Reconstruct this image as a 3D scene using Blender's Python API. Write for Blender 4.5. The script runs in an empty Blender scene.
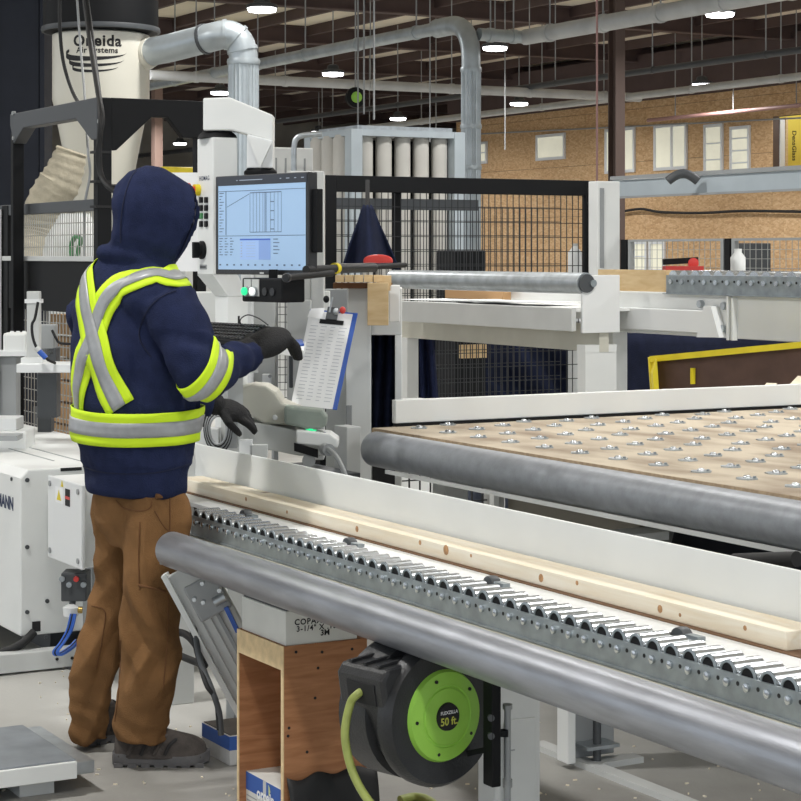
import bpy, math, random
from mathutils import Vector, Matrix, noise
from mathutils.bvhtree import BVHTree
random.seed(7)
scene = bpy.context.scene
COL = scene.collection
V = Vector

# ------------------------------------------------------------------ camera, world, lamps
FPX, HORIZON, EYE = 2000.0, 255.0, 1.51
_h = math.hypot(1100, 2000)
S, C = 1100 / _h, 2000 / _h            # the hall's x axis is turned away from the lens axis
cam_data = bpy.data.cameras.new('camera')
cam_data.sensor_width = 36.0
cam_data.lens = FPX / 801 * 36.0
cam_data.shift_y = (HORIZON - 400.5) / 801
cam_data.clip_end = 400
cam = bpy.data.objects.new('camera', cam_data)
COL.objects.link(cam)
cam.location = (0, 0, EYE)
cam.rotation_euler = (math.pi / 2, 0, math.atan2(C, S))
scene.camera = cam

world = bpy.data.worlds.new('daylight')
scene.world = world
world.use_nodes = True
bg = world.node_tree.nodes['Background']
bg.inputs[0].default_value = (0.86, 0.93, 1.0, 1)
bg.inputs[1].default_value = 0.9
vs = scene.view_settings
vs.view_transform = 'Standard'
vs.look = 'None'
vs.gamma = 1.0
vs.use_curve_mapping = False
vs.exposure = 0.38
LAMP_WATT = 90.0

def cw(X, Y, Z):
    """camera-aligned metres (right, ahead, up) to hall coordinates"""
    return V((X * S - Y * C, X * C + Y * S, Z))
def D(px, py, Y): return cw((px - 400.5) / FPX * Y, Y, EYE - (py - HORIZON) / FPX * Y)
def Q(px, py, y): return D(px, py, y / ((px - 400.5) / FPX * C + S))
def XP(px, py, x): return D(px, py, x / ((px - 400.5) / FPX * S - C))
def G(px, py, z): return D(px, py, (EYE - z) * FPX / (py - HORIZON))

# ------------------------------------------------------------------ materials
def lin(c):
    c = c / 255.0
    return c / 12.92 if c <= 0.04045 else ((c + 0.055) / 1.055) ** 2.4
def rgb(t): return (lin(t[0]), lin(t[1]), lin(t[2]), 1)
MATS = {}
def mat(name, col, rough=0.5, metal=0.0, var=0.0, scale=8.0, bump=0.0, bscale=60.0, stretch=(1, 1, 1), col2=None, emit=0.0, detail=4, lo=0.35, hi=0.65, spec=None):
    m = bpy.data.materials.new(name)
    m.use_nodes = True
    nt = m.node_tree
    b = nt.nodes['Principled BSDF']
    b.inputs['Base Color'].default_value = rgb(col)
    b.inputs['Roughness'].default_value = rough
    b.inputs['Metallic'].default_value = metal
    if spec is not None: b.inputs['Specular IOR Level'].default_value = spec
    if emit:
        b.inputs['Emission Color'].default_value = rgb(col)
        b.inputs['Emission Strength'].default_value = emit
    if var or bump or col2:
        tc = nt.nodes.new('ShaderNodeTexCoord')
        mp = nt.nodes.new('ShaderNodeMapping')
        mp.inputs['Scale'].default_value = stretch
        nt.links.new(tc.outputs['Object'], mp.inputs['Vector'])
    if var or col2:
        n = nt.nodes.new('ShaderNodeTexNoise')
        n.inputs['Scale'].default_value = scale
        n.inputs['Detail'].default_value = detail
        nt.links.new(mp.outputs[0], n.inputs['Vector'])
        r = nt.nodes.new('ShaderNodeValToRGB')
        c1 = rgb(col)
        if col2: a, z = c1, rgb(col2)
        else:
            a = tuple(min(1, v * (1 - var)) for v in c1[:3]) + (1,)
            z = tuple(min(1, v * (1 + var)) for v in c1[:3]) + (1,)
        r.color_ramp.elements[0].position = lo
        r.color_ramp.elements[1].position = hi
        r.color_ramp.elements[0].color = a
        r.color_ramp.elements[1].color = z
        nt.links.new(n.outputs[0], r.inputs[0])
        nt.links.new(r.outputs[0], b.inputs['Base Color'])
    if bump:
        n2 = nt.nodes.new('ShaderNodeTexNoise')
        n2.inputs['Scale'].default_value = bscale
        n2.inputs['Detail'].default_value = 3
        nt.links.new(mp.outputs[0], n2.inputs['Vector'])
        bp = nt.nodes.new('ShaderNodeBump')
        bp.inputs['Strength'].default_value = bump
        bp.inputs['Distance'].default_value = 0.01
        nt.links.new(n2.outputs[0], bp.inputs['Height'])
        nt.links.new(bp.outputs[0], b.inputs['Normal'])
    MATS[name] = m
    return m

def osb_mat(name, base, dark, light, sc):
    """strand board: stretched voronoi flakes in three wood tones"""
    m = mat(name, base, 0.85)
    nt = m.node_tree; b = nt.nodes['Principled BSDF']
    tc = nt.nodes.new('ShaderNodeTexCoord')
    vo = nt.nodes.new('ShaderNodeTexVoronoi'); vo.inputs['Scale'].default_value = sc
    mp = nt.nodes.new('ShaderNodeMapping'); mp.inputs['Scale'].default_value = (1, 1, 2.2)
    no = nt.nodes.new('ShaderNodeTexNoise'); no.inputs['Scale'].default_value = 0.9; no.inputs['Detail'].default_value = 5
    r = nt.nodes.new('ShaderNodeValToRGB')
    e = r.color_ramp.elements
    e[0].position, e[0].color = 0.0, rgb(dark)
    e[1].position, e[1].color = 1.0, rgb(light)
    k = e.new(0.5); k.color = rgb(base)
    mx = nt.nodes.new('ShaderNodeMath'); mx.operation = 'MULTIPLY_ADD'; mx.inputs[1].default_value = 0.6
    sep = nt.nodes.new('ShaderNodeSeparateColor')
    nt.links.new(tc.outputs['Object'], mp.inputs[0]); nt.links.new(mp.outputs[0], vo.inputs['Vector'])
    nt.links.new(tc.outputs['Object'], no.inputs['Vector'])
    nt.links.new(vo.outputs['Color'], sep.inputs[0]); nt.links.new(sep.outputs[0], mx.inputs[0])
    ml = nt.nodes.new('ShaderNodeMath'); ml.operation = 'MULTIPLY'; ml.inputs[1].default_value = 0.4
    nt.links.new(no.outputs[0], ml.inputs[0]); nt.links.new(ml.outputs[0], mx.inputs[2])
    nt.links.new(mx.outputs[0], r.inputs[0]); nt.links.new(r.outputs[0], b.inputs['Base Color'])
    return m

def wood_mat(name, a, z, stretch, scale=6, rough=0.7, knots=False, kscale=3.0, kmap=(1, 1, 1)):
    m = mat(name, a, rough)
    nt = m.node_tree; b = nt.nodes['Principled BSDF']
    tc = nt.nodes.new('ShaderNodeTexCoord'); mp = nt.nodes.new('ShaderNodeMapping'); mp.inputs['Scale'].default_value = stretch
    n = nt.nodes.new('ShaderNodeTexNoise'); n.inputs['Scale'].default_value = scale; n.inputs['Detail'].default_value = 6; n.inputs['Distortion'].default_value = 0.6
    r = nt.nodes.new('ShaderNodeValToRGB'); r.color_ramp.elements[0].position = 0.3; r.color_ramp.elements[1].position = 0.7
    r.color_ramp.elements[0].color = rgb(a); r.color_ramp.elements[1].color = rgb(z)
    nt.links.new(tc.outputs['Object'], mp.inputs[0]); nt.links.new(mp.outputs[0], n.inputs['Vector']); nt.links.new(n.outputs[0], r.inputs[0])
    out = r.outputs[0]
    if knots:
        vo = nt.nodes.new('ShaderNodeTexVoronoi'); vo.inputs['Scale'].default_value = kscale
        r2 = nt.nodes.new('ShaderNodeValToRGB'); r2.color_ramp.elements[0].position = 0.035; r2.color_ramp.elements[1].position = 0.075
        r2.color_ramp.elements[0].color = rgb((120, 72, 38)); r2.color_ramp.elements[1].color = (1, 1, 1, 1)
        mk = nt.nodes.new('ShaderNodeMapping'); mk.inputs['Scale'].default_value = kmap
        nt.links.new(tc.outputs['Object'], mk.inputs[0]); nt.links.new(mk.outputs[0], vo.inputs['Vector']); nt.links.new(vo.outputs['Distance'], r2.inputs[0])
        mx = nt.nodes.new('ShaderNodeMix'); mx.data_type = 'RGBA'; mx.blend_type = 'MULTIPLY'; mx.inputs[0].default_value = 0.85
        nt.links.new(out, mx.inputs[6]); nt.links.new(r2.outputs[0], mx.inputs[7]); out = mx.outputs[2]
    nt.links.new(out, b.inputs['Base Color'])
    return m

white = mat('white_paint', (226, 228, 226), 0.45, var=0.03, scale=3)
white_b = mat('white_paint_bright', (228, 230, 230), 0.4)
lgrey = mat('light_grey_paint', (198, 200, 198), 0.5, var=0.04, scale=4)
mgrey = mat('mid_grey_paint', (150, 153, 154), 0.5, var=0.05, scale=4)
dgrey = mat('dark_grey_paint', (70, 73, 76), 0.5)
beige = mat('beige_paint', (205, 203, 190), 0.5, var=0.05, scale=5)
greenish = mat('green_grey_casting', (138, 148, 138), 0.4, var=0.08, scale=9)
black = mat('black_paint', (20, 21, 23), 0.6, spec=0.2)
rubber = mat('black_rubber', (24, 24, 25), 0.65)
plastic = mat('black_plastic', (38, 39, 41), 0.4, var=0.15, scale=20, bump=0.15, bscale=200)
navy_steel = mat('navy_painted_steel', (30, 34, 44), 0.55, var=0.1, scale=5, spec=0.25)
galv = mat('galvanised_steel', (176, 182, 186), 0.38, metal=0.75, var=0.14, scale=14, stretch=(1, 1, 1))
galv_d = mat('galvanised_rail', (150, 158, 162), 0.45, metal=0.6, var=0.14, scale=20)
tube_steel = mat('zinc_tube_steel', (160, 163, 170), 0.38, metal=0.68, var=0.16, scale=9, stretch=(0.6, 4, 4), bump=0.05, bscale=90)
tube_dark = mat('worn_tube_steel', (150, 154, 160), 0.42, metal=0.35, var=0.12, scale=22, bump=0.06, bscale=110)
chrome = mat('bright_roller_steel', (196, 201, 205), 0.27, metal=0.95)
duct = mat('duct_steel', (178, 186, 190), 0.4, metal=0.55, var=0.1, scale=5)
duct_w = mat('pale_pipe', (190, 192, 192), 0.5, metal=0.25, var=0.08, scale=3)
pipe_d = mat('dark_pipe', (78, 80, 84), 0.5, metal=0.4)
pipe_red = mat('red_pipe', (158, 122, 118), 0.5)
roof_brown = mat('roof_steel_brown', (84, 68, 66), 0.7, var=0.08, scale=2)
deck_m = mat('roof_deck', (232, 224, 208), 0.8, var=0.12, scale=0.6)
col_brown = mat('brown_column', (92, 76, 70), 0.6)
far_wall = mat('far_wall', (164, 160, 152), 0.8, var=0.2, scale=0.7)
cream = mat('cyclone_cream', (214, 211, 198), 0.35, var=0.03, scale=3)
canvas = mat('beige_hose', (176, 168, 148), 0.8, var=0.1, scale=12, bump=0.5, bscale=40)
osb_wall = osb_mat('osb_wall', (206, 170, 128), (178, 140, 100), (226, 198, 158), 15.0)
osb_table = mat('fibre_board', (194, 182, 162), 0.9, col2=(132, 114, 96), scale=2.2, detail=9, stretch=(1.0, 2.2, 1), lo=0.42, hi=0.72, bump=0.25, bscale=120)
board_edge = mat('board_edge', (176, 154, 126), 0.9, var=0.15, scale=60)
pine = wood_mat('pine_stud', (238, 230, 212), (228, 214, 188), (1.2, 9, 14), 4, 0.65, knots=True, kscale=3.2, kmap=(1, 0.9, 0.9))
pine2 = wood_mat('pine_block', (222, 196, 152), (204, 172, 124), (2, 2, 9), 4, 0.7)
ply = wood_mat('plywood_face', (176, 124, 84), (148, 98, 62), (3, 3, 22), 3, 0.7, knots=True, kscale=6)
ply_edge = mat('plywood_edge', (222, 196, 152), 0.8, var=0.1, scale=40)
kraft = mat('kraft_card', (186, 148, 106), 0.85)
carton = mat('white_carton', (214, 214, 208), 0.8, var=0.04, scale=8)
carton_blue = mat('blue_carton_print', (52, 92, 168), 0.6)
ink = mat('black_ink', (24, 24, 26), 0.7)
ink_blue = mat('blue_lettering', (38, 52, 84), 0.6)
navy = mat('navy_fleece', (35, 42, 70), 0.95, var=0.12, scale=30, bump=0.35, bscale=260, spec=0.15)
navy_d = mat('navy_cloth', (28, 34, 56), 0.9, var=0.15, scale=12, bump=0.3, bscale=120, spec=0.2)
duck = mat('brown_duck_canvas', (126, 93, 61), 0.95, var=0.2, scale=9, bump=0.4, bscale=300, spec=0.1)
duck_seam = mat('brown_seam', (104, 70, 40), 0.95)
hivis = mat('hi_vis_yellow', (206, 238, 30), 0.7)
reflect = mat('silver_tape', (158, 160, 162), 0.45, metal=0.2, var=0.06, scale=40)
glove_m = mat('black_glove', (25, 25, 27), 0.85, bump=0.4, bscale=200)
shoe_m = mat('grey_suede', (74, 68, 64), 0.9, var=0.2, scale=30, bump=0.3, bscale=160)
shoe_d = mat('dark_mesh', (44, 42, 42), 0.9, var=0.2, scale=60)
sole_m = mat('grey_sole', (98, 97, 98), 0.8, var=0.1, scale=30)
skin = mat('skin', (196, 148, 122), 0.6)
lime = mat('lime_plastic', (150, 204, 78), 0.45, var=0.03, scale=20)
hose_m = mat('lime_hose', (150, 160, 84), 0.5, var=0.1, scale=30)
red_p = mat('red_plastic', (206, 62, 56), 0.4)
yellow = mat('yellow_paint', (226, 206, 40), 0.5, var=0.06, scale=12)
yellow_b = mat('yellow_board', (226, 206, 92), 0.8, var=0.04, scale=2)
bin_m = mat('brown_bin_panel', (92, 70, 62), 0.8, var=0.12, scale=9)
paper = mat('paper', (240, 241, 242), 0.8)
paper_line = mat('pencil_grey', (186, 190, 198), 0.8)
blue_p = mat('blue_plastic', (44, 88, 176), 0.45)
blue_h = mat('blue_air_hose', (60, 106, 196), 0.4)
brass = mat('brass', (176, 148, 84), 0.35, metal=0.8)
pane_m = mat('window_pane', (218, 216, 198), 0.15, var=0.1, scale=1.2, emit=0.4)
frame_w = mat('window_frame_white', (222, 226, 230), 0.5)
screen_m = mat('screen_glow', (152, 182, 214), 0.35, emit=0.2)
ui_d = mat('screen_dark_bar', (34, 38, 48), 0.3, emit=0.1)
ui_line = mat('screen_lines', (78, 92, 120), 0.3, emit=0.15)
ui_pale = mat('screen_table', (138, 166, 208), 0.3, emit=0.36)
ui_blue = mat('screen_blue', (52, 88, 176), 0.3, emit=0.3)
led_green = mat('green_button_lit', (40, 216, 140), 0.3, emit=0.7)
led_white = mat('white_button_lit', (240, 244, 240), 0.3, emit=0.5)
lamp_glow = mat('lamp_lens', (255, 255, 255), 0.3, emit=9.0)
dirty = mat('dusty_dark', (78, 72, 66), 0.9, var=0.25, scale=14)
green_cable = mat('green_cord', (58, 128, 74), 0.5)
teal = mat('teal_paint', (92, 168, 160), 0.5)

floor_m = mat('concrete', (184, 183, 178), 0.62, col2=(140, 138, 133), scale=0.6, detail=8, lo=0.42, hi=0.6, bump=0.12, bscale=55)

# ------------------------------------------------------------------ mesh builder
class M:
    def __init__(self): self.v = []; self.f = []
    def quad(self, pts):
        n = len(self.v); self.v += [V(p) for p in pts]; self.f.append(tuple(range(n, n + len(pts)))); return self
    def box(self, lo, hi):
        (x0, y0, z0), (x1, y1, z1) = lo, hi
        if x0 > x1: x0, x1 = x1, x0
        if y0 > y1: y0, y1 = y1, y0
        if z0 > z1: z0, z1 = z1, z0
        n = len(self.v)
        self.v += [V(p) for p in ((x0,y0,z0),(x1,y0,z0),(x1,y1,z0),(x0,y1,z0),(x0,y0,z1),(x1,y0,z1),(x1,y1,z1),(x0,y1,z1))]
        self.f += [tuple(n + i for i in q) for q in ((3,2,1,0),(4,5,6,7),(0,1,5,4),(1,2,6,5),(2,3,7,6),(3,0,4,7))]
        return self
    def obox(self, c, ax, ay, az, hx, hy, hz):
        c, ax, ay, az = V(c), V(ax).normalized(), V(ay).normalized(), V(az).normalized()
        n = len(self.v)
        for sx, sy, sz in ((-1,-1,-1),(1,-1,-1),(1,1,-1),(-1,1,-1),(-1,-1,1),(1,-1,1),(1,1,1),(-1,1,1)):
            self.v.append(c + ax * hx * sx + ay * hy * sy + az * hz * sz)
        fl = ax.cross(ay).dot(az) < 0
        for q in ((3,2,1,0),(4,5,6,7),(0,1,5,4),(1,2,6,5),(2,3,7,6),(3,0,4,7)):
            q = tuple(n + i for i in q); self.f.append(q[::-1] if fl else q)
        return self
    def bar(self, a, b, w, h, up=(0, 0, 1)):
        a, b = V(a), V(b); t = (b - a).normalized(); up = V(up)
        s = t.cross(up).normalized(); u = s.cross(t).normalized()
        return self.obox((a + b) / 2, t, s, u, (b - a).length / 2, w / 2, h / 2)
    def rings(self, rings, caps=True, closed=False):
        n0 = len(self.v); k = len(rings[0])
        for r in rings: self.v += [V(p) for p in r]
        m = len(rings)
        for i in range(m if closed else m - 1):
            for j in range(k):
                a = n0 + i * k + j; b = n0 + i * k + (j + 1) % k
                c = n0 + ((i + 1) % m) * k + (j + 1) % k; d = n0 + ((i + 1) % m) * k + j
                self.f.append((a, b, c, d))
        if caps and not closed:
            self.f.append(tuple(n0 + j for j in range(k))[::-1]); self.f.append(tuple(n0 + (m - 1) * k + j for j in range(k)))
        return self
    def cyl(self, a, b, r, r2=None, n=16, caps=True):
        return self.tube([a, b], [r, r if r2 is None else r2], n, caps)
    def tube(self, pts, r, n=10, caps=True, closed=False):
        pts = [V(p) for p in pts]; m = len(pts)
        rr = r if isinstance(r, (list, tuple)) else [r] * m
        tang = []
        for i in range(m):
            a = pts[i - 1] if (i or closed) else pts[0]; b = pts[(i + 1) % m] if (i < m - 1 or closed) else pts[-1]
            tang.append((b - a).normalized())
        ref = V((0, 0, 1)) if abs(tang[0].z) < 0.9 else V((1, 0, 0))
        s = tang[0].cross(ref).normalized(); rings = []
        for i in range(m):
            s = (s - tang[i] * s.dot(tang[i])).normalized(); u = tang[i].cross(s)
            rings.append([pts[i] + (s * math.cos(2 * math.pi * j / n) + u * math.sin(2 * math.pi * j / n)) * rr[i] for j in range(n)])
        return self.rings(rings, caps, closed)
    def lathe(self, prof, o, axis=(0, 0, 1), n=24, caps=True):
        o, ax = V(o), V(axis).normalized()
        ref = V((0, 0, 1)) if abs(ax.z) < 0.9 else V((1, 0, 0))
        s = ax.cross(ref).normalized(); u = ax.cross(s)
        return self.rings([[o + ax * h + (s * math.cos(2 * math.pi * j / n) + u * math.sin(2 * math.pi * j / n)) * r for j in range(n)] for r, h in prof], caps)
    def prism(self, poly, off):
        n = len(self.v); k = len(poly); off = V(off)
        self.v += [V(p) for p in poly] + [V(p) + off for p in poly]
        nrm = V((0, 0, 0))
        for i in range(k): nrm += V(poly[i]).cross(V(poly[(i + 1) % k]))
        fl = nrm.dot(off) < 0
        fs = [tuple(n + i for i in range(k))[::-1], tuple(n + k + i for i in range(k))] + [(n + i, n + (i + 1) % k, n + k + (i + 1) % k, n + k + i) for i in range(k)]
        self.f += [f[::-1] for f in fs] if fl else fs
        return self
    def ell(self, c, rx, ry, rz, R=None, nu=16, nv=10):
        c = V(c); rings = []
        for i in range(nv + 1):
            t = math.pi * (0.02 + 0.96 * i / nv); ring = []
            for j in range(nu):
                p = 2 * math.pi * j / nu
                q = V((rx * math.sin(t) * math.cos(p), ry * math.sin(t) * math.sin(p), -rz * math.cos(t)))
                ring.append(c + (R @ q if R else q))
            rings.append(ring)
        return self.rings(rings)
    def mesh(self, name, origin=(0, 0, 0), smooth=None):
        me = bpy.data.meshes.new(name); o = V(origin)
        me.from_pydata([tuple(p - o) for p in self.v], [], self.f)
        if smooth is not None:
            me.polygons.foreach_set('use_smooth', [True] * len(me.polygons))
            me.set_sharp_from_angle(angle=math.radians(smooth))
        me.update()
        return me
    def build(self, name, m, parent=None, smooth=None, bevel=0, at=None):
        """one mesh object; vertices are given in hall coordinates"""
        o0 = V(at) if at is not None else worigin(parent)
        me = self.mesh(name, o0, smooth); me.materials.append(m)
        return put(name, me, parent, o0, bevel)

ORIGIN = {}
def worigin(p): return ORIGIN[p.name] if p is not None else V((0, 0, 0))
def put(name, me, parent, at, bevel=0):
    o = bpy.data.objects.new(name, me); COL.objects.link(o)
    o.parent = parent
    o.location = V(at) - worigin(parent)
    ORIGIN[o.name] = V(at)
    if bevel:
        b = o.modifiers.new('edge', 'BEVEL'); b.width = bevel; b.segments = 2; b.limit_method = 'ANGLE'; b.angle_limit = math.radians(50)
    return o
def tag(o, label, cat=None, group=None, kind=None):
    o['label'] = label
    if cat: o['category'] = cat
    if group: o['group'] = group
    if kind: o['kind'] = kind
    return o
def thing(name, label, cat, loc=(0, 0, 0), group=None):
    o = bpy.data.objects.new(name, None); COL.objects.link(o); o.location = loc; ORIGIN[o.name] = V(loc)
    o.empty_display_size = 0.1
    return tag(o, label, cat, group)
def struct(o): o['kind'] = 'structure'; return o
def bx(name, lo, hi, m, parent=None, bevel=0): return M().box(lo, hi).build(name, m, parent, None, bevel)
def text_mesh(s, size, bold=0.0, space=1.0):
    c = bpy.data.curves.new('lettering', 'FONT'); c.body = s; c.size = size; c.align_x = 'CENTER'; c.align_y = 'CENTER'; c.offset = bold; c.resolution_u = 3; c.space_character = space
    t = bpy.data.objects.new('lettering', c); COL.objects.link(t)
    dg = bpy.context.evaluated_depsgraph_get()
    me = bpy.data.meshes.new_from_object(t.evaluated_get(dg))
    vv = [v.co.copy() for v in me.vertices]; ff = [tuple(p.vertices) for p in me.polygons]
    bpy.data.objects.remove(t); bpy.data.curves.remove(c); bpy.data.meshes.remove(me)
    return vv, ff
def lettering(s, size, fn, m, parent, bold=0.0, name='lettering', space=1.0):
    vv, ff = text_mesh(s, size, bold, space)
    b = M(); b.v = [fn(v.x, v.y) for v in vv]; b.f = ff
    return b.build(name, m, parent)
def arc(a, b, c, n=8):
    """quadratic curve a -> c bending at b"""
    a, b, c = V(a), V(b), V(c)
    return [a * (1 - t) ** 2 + b * 2 * t * (1 - t) + c * t * t for t in [i / n for i in range(n + 1)]]
def spline(pts, n=6):
    pts = [V(p) for p in pts]; out = []
    for i in range(len(pts) - 1):
        p0, p1, p2, p3 = pts[max(i - 1, 0)], pts[i], pts[i + 1], pts[min(i + 2, len(pts) - 1)]
        for k in range(n):
            t = k / n
            out.append(0.5 * ((2 * p1) + (p2 - p0) * t + (2 * p0 - 5 * p1 + 4 * p2 - p3) * t * t + (3 * p1 - p0 - 3 * p2 + p3) * t ** 3))
    out.append(pts[-1]); return out
UX, UY, UZ = V((1, 0, 0)), V((0, 1, 0)), V((0, 0, 1))
CR, CF = cw(1, 0, 0), cw(0, 1, 0)      # towards the picture's right / away, in the hall
# ================================================================== the hall
CEIL = 6.3
struct(tag(bx('floor', (-92, -14, -0.1), (7, 40, 0), floor_m), 'grey dusty concrete floor of the hall'))
ceil = struct(tag(bx('ceiling', (-92, -14, CEIL), (7, 40, CEIL + 0.15), deck_m), 'pale roof deck between dark brown girders'))
for k in range(17):
    x = -5.0 - 5.45 * k
    g = M(); g.box((x - 0.12, -14, CEIL - 0.36), (x + 0.12, 40, CEIL - 0.33)); g.box((x - 0.12, -14, CEIL - 0.03), (x + 0.12, 40, CEIL - 0.001)); g.box((x - 0.015, -14, CEIL - 0.34), (x + 0.015, 40, CEIL - 0.02))
    g.build('girder', roof_brown, ceil)
purl = None
for k in range(36):
    y = -13.0 + 1.5 * k
    if purl is None:
        purl = M().box((-92, -0.05, -0.2), (7, 0.05, 0)).mesh('purlin'); purl.materials.append(roof_brown)
    put('purlin', purl, ceil, (0, y, CEIL - 0.0005))
struct(tag(bx('wall_far', (-64.2, -14, 0), (-64, 40, CEIL), far_wall), 'dim far end wall of the hall'))
struct(tag(bx('wall_right', (-92, 40, 0), (7, 40.2, CEIL), far_wall), 'outer side wall behind the timber rooms'))

# ---- timber framed rooms clad in strand board, along y = WY
WY = 27.0
X0, X1 = -46.0, -24.0

sheet_meshes = {}
zs = [(0, 1.22), (1.22, 2.44), (2.44, 3.66), (3.66, 4.88), (4.88, 5.05)]
openings = []
def wall_rect(px0, px1, py0, py1):
    a, b = Q(px0, py0, WY), Q(px1, py1, WY)
    ac, bc = Q((px0 + px1) / 2, py0, WY), Q((px0 + px1) / 2, py1, WY)
    return a.x, b.x, bc.z, ac.z
yel = wall_rect(772, 850, 113, 176)
wb = M().box((X0, WY + 0.03, 0), (yel[0], WY + 0.2, 5.05)).box((yel[1], WY + 0.03, 0), (X1, WY + 0.2, 5.05)).box((yel[0], WY + 0.03, 0), (yel[1], WY + 0.2, yel[2] - 0.3)).box((yel[0], WY + 0.03, yel[3]), (yel[1], WY + 0.2, 5.05))
wall = struct(tag(wb.build('wall_back', col_brown), 'two storey strand board wall of the inner rooms'))
for r, (z0, z1) in enumerate(zs):
    x = X0 - (1.22 if r % 2 else 0)
    while x < X1:
        a, b = max(x, X0), min(x + 2.44, X1)
        if b - a > 0.05:
            cuts = [(a, b)]
            if (z0 + z1) / 2 > yel[2] - 0.3 and z0 < yel[3] - 0.1:      # open bay at the lit room
                cuts = [(p, q) for p, q in ((a, min(b, yel[0])), (max(a, yel[1]), b)) if q - p > 0.03]
                p, q = max(a, yel[0]), min(b, yel[1])
                for za, zb in ((z0, yel[2] - 0.3), (yel[3], z1)):
                    if q - p > 0.03 and zb - za > 0.03: bx('strand_board_sheet', (p + 0.004, WY, za + 0.004), (q - 0.004, WY + 0.03, zb - 0.004), osb_wall, wall)
            for p, q in cuts:
                bx('strand_board_sheet', (p + 0.004, WY - 0.002 * ((r + int(x)) % 2), z0 + 0.004), (q - 0.004, WY + 0.03, z1 - 0.004), osb_wall, wall)
        x += 2.44
bx('head_beam', (X0 - 0.3, WY - 0.1, 5.05), (X1, WY + 0.2, CEIL - 0.2), roof_brown, wall)
bx('end_wall', (X0 - 0.03, WY + 0.03, 0), (X0, 40, 5.05), osb_wall, wall)

def window(n, px0, px1, py0, py1, label, mull=(), bars=()):
    x0, x1, z0, z1 = wall_rect(px0, px1, py0, py1)
    t = 0.07
    fr = M()
    fr.box((x0, WY - 0.05, z0), (x0 + t, WY - 0.005, z1)); fr.box((x1 - t, WY - 0.05, z0), (x1, WY - 0.005, z1))
    fr.box((x0 + t, WY - 0.05, z1 - t), (x1 - t, WY - 0.005, z1)); fr.box((x0 + t, WY - 0.05, z0), (x1 - t, WY - 0.005, z0 + t))
    o = struct(tag(fr.build('window_%d' % n, frame_w), label))
    bx('pane', (x0 + t, WY - 0.02, z0 + t), (x1 - t, WY - 0.008, z1 - t), pane_m, o)
    for f in mull:
        xm = x0 + (x1 - x0) * f
        bx('mullion', (xm - t / 2, WY - 0.05, z0 + t), (xm + t / 2, WY - 0.021, z1 - t), frame_w, o)
    for f in bars:
        zm = z0 + (z1 - z0) * f
        bx('glazing_bar', (x0 + t, WY - 0.045, zm - 0.015), (x1 - t, WY - 0.021, zm + 0.015), frame_w, o)
    return o
window(1, 474, 488, 142, 164, 'small white window half hidden by the vertical duct', (0.5,), (0.5,))
window(2, 537, 566, 134, 160, 'low wide white window alone on the strand board wall')
window(3, 606, 636, 128, 173, 'white sash window crossed by the brown column', (0.5,))
window(4, 655, 688, 124, 170, 'two-light white window in the middle of the upper wall', (0.55,))
window(5, 705, 724, 124, 175, 'tall narrow glazed opening beside the two-light window', (), (0.3, 0.62))
window(6, 731, 751, 126, 175, 'tall narrow glazed opening next to the yellow lit room', (), (0.25, 0.5, 0.75))
window(7, 634, 648, 241, 272, 'ground floor white window behind the fence, next to door', (), (0.5,))
window(8, 650, 666, 241, 272, 'ground floor glazed door panel behind the fence')
# open lit room with yellow sheathing board
room = struct(tag(M().box((yel[0], WY + 1.2, yel[2] - 0.3), (yel[1], WY + 1.25, yel[3] + 0.2)).build('wall_lit_room', yellow_b), 'yellow sheathing boards inside the open upper room'))
def side_y(px): return XP(px, 140, yel[0]).y
zr0, zr1_ = yel[2] - 0.3, yel[3] + 0.1
bx('side_board', (yel[0] - 0.05, WY + 0.2, zr0), (yel[0], WY + 1.2, zr1_), yellow_b, room)
bx('floor_edge', (yel[0], WY + 0.02, zr0), (yel[1], WY + 1.2, yel[2] - 0.12), pine2, room)
bx('door_leaf', (yel[0], WY + 0.2, yel[2] + 0.0), (yel[0] + 0.03, side_y(784), yel[3] - 0.05), white_b, room)
bx('stud', (yel[0], side_y(784.3), yel[2] - 0.1), (yel[0] + 0.05, side_y(786.5), yel[3]), pine2, room)
bx('rail', (yel[0], WY + 0.05, yel[2] + 0.0), (yel[1], WY + 0.1, yel[2] + 0.08), pine2, room)
lettering('DensGlass', 0.15, lambda a, b: V((yel[0] + 0.003, side_y(794) + b, (yel[2] + yel[3]) / 2 + 0.05 - a)), ink, room, 0.003)
lamp_in = bpy.data.lights.new('room_lamp', 'POINT'); lamp_in.energy = 14; lamp_in.shadow_soft_size = 0.2
li = bpy.data.objects.new('room_lamp', lamp_in); COL.objects.link(li); li.location = (yel[0] + 0.8, WY + 0.5, yel[3] + 0.1); li.parent = room

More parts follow.
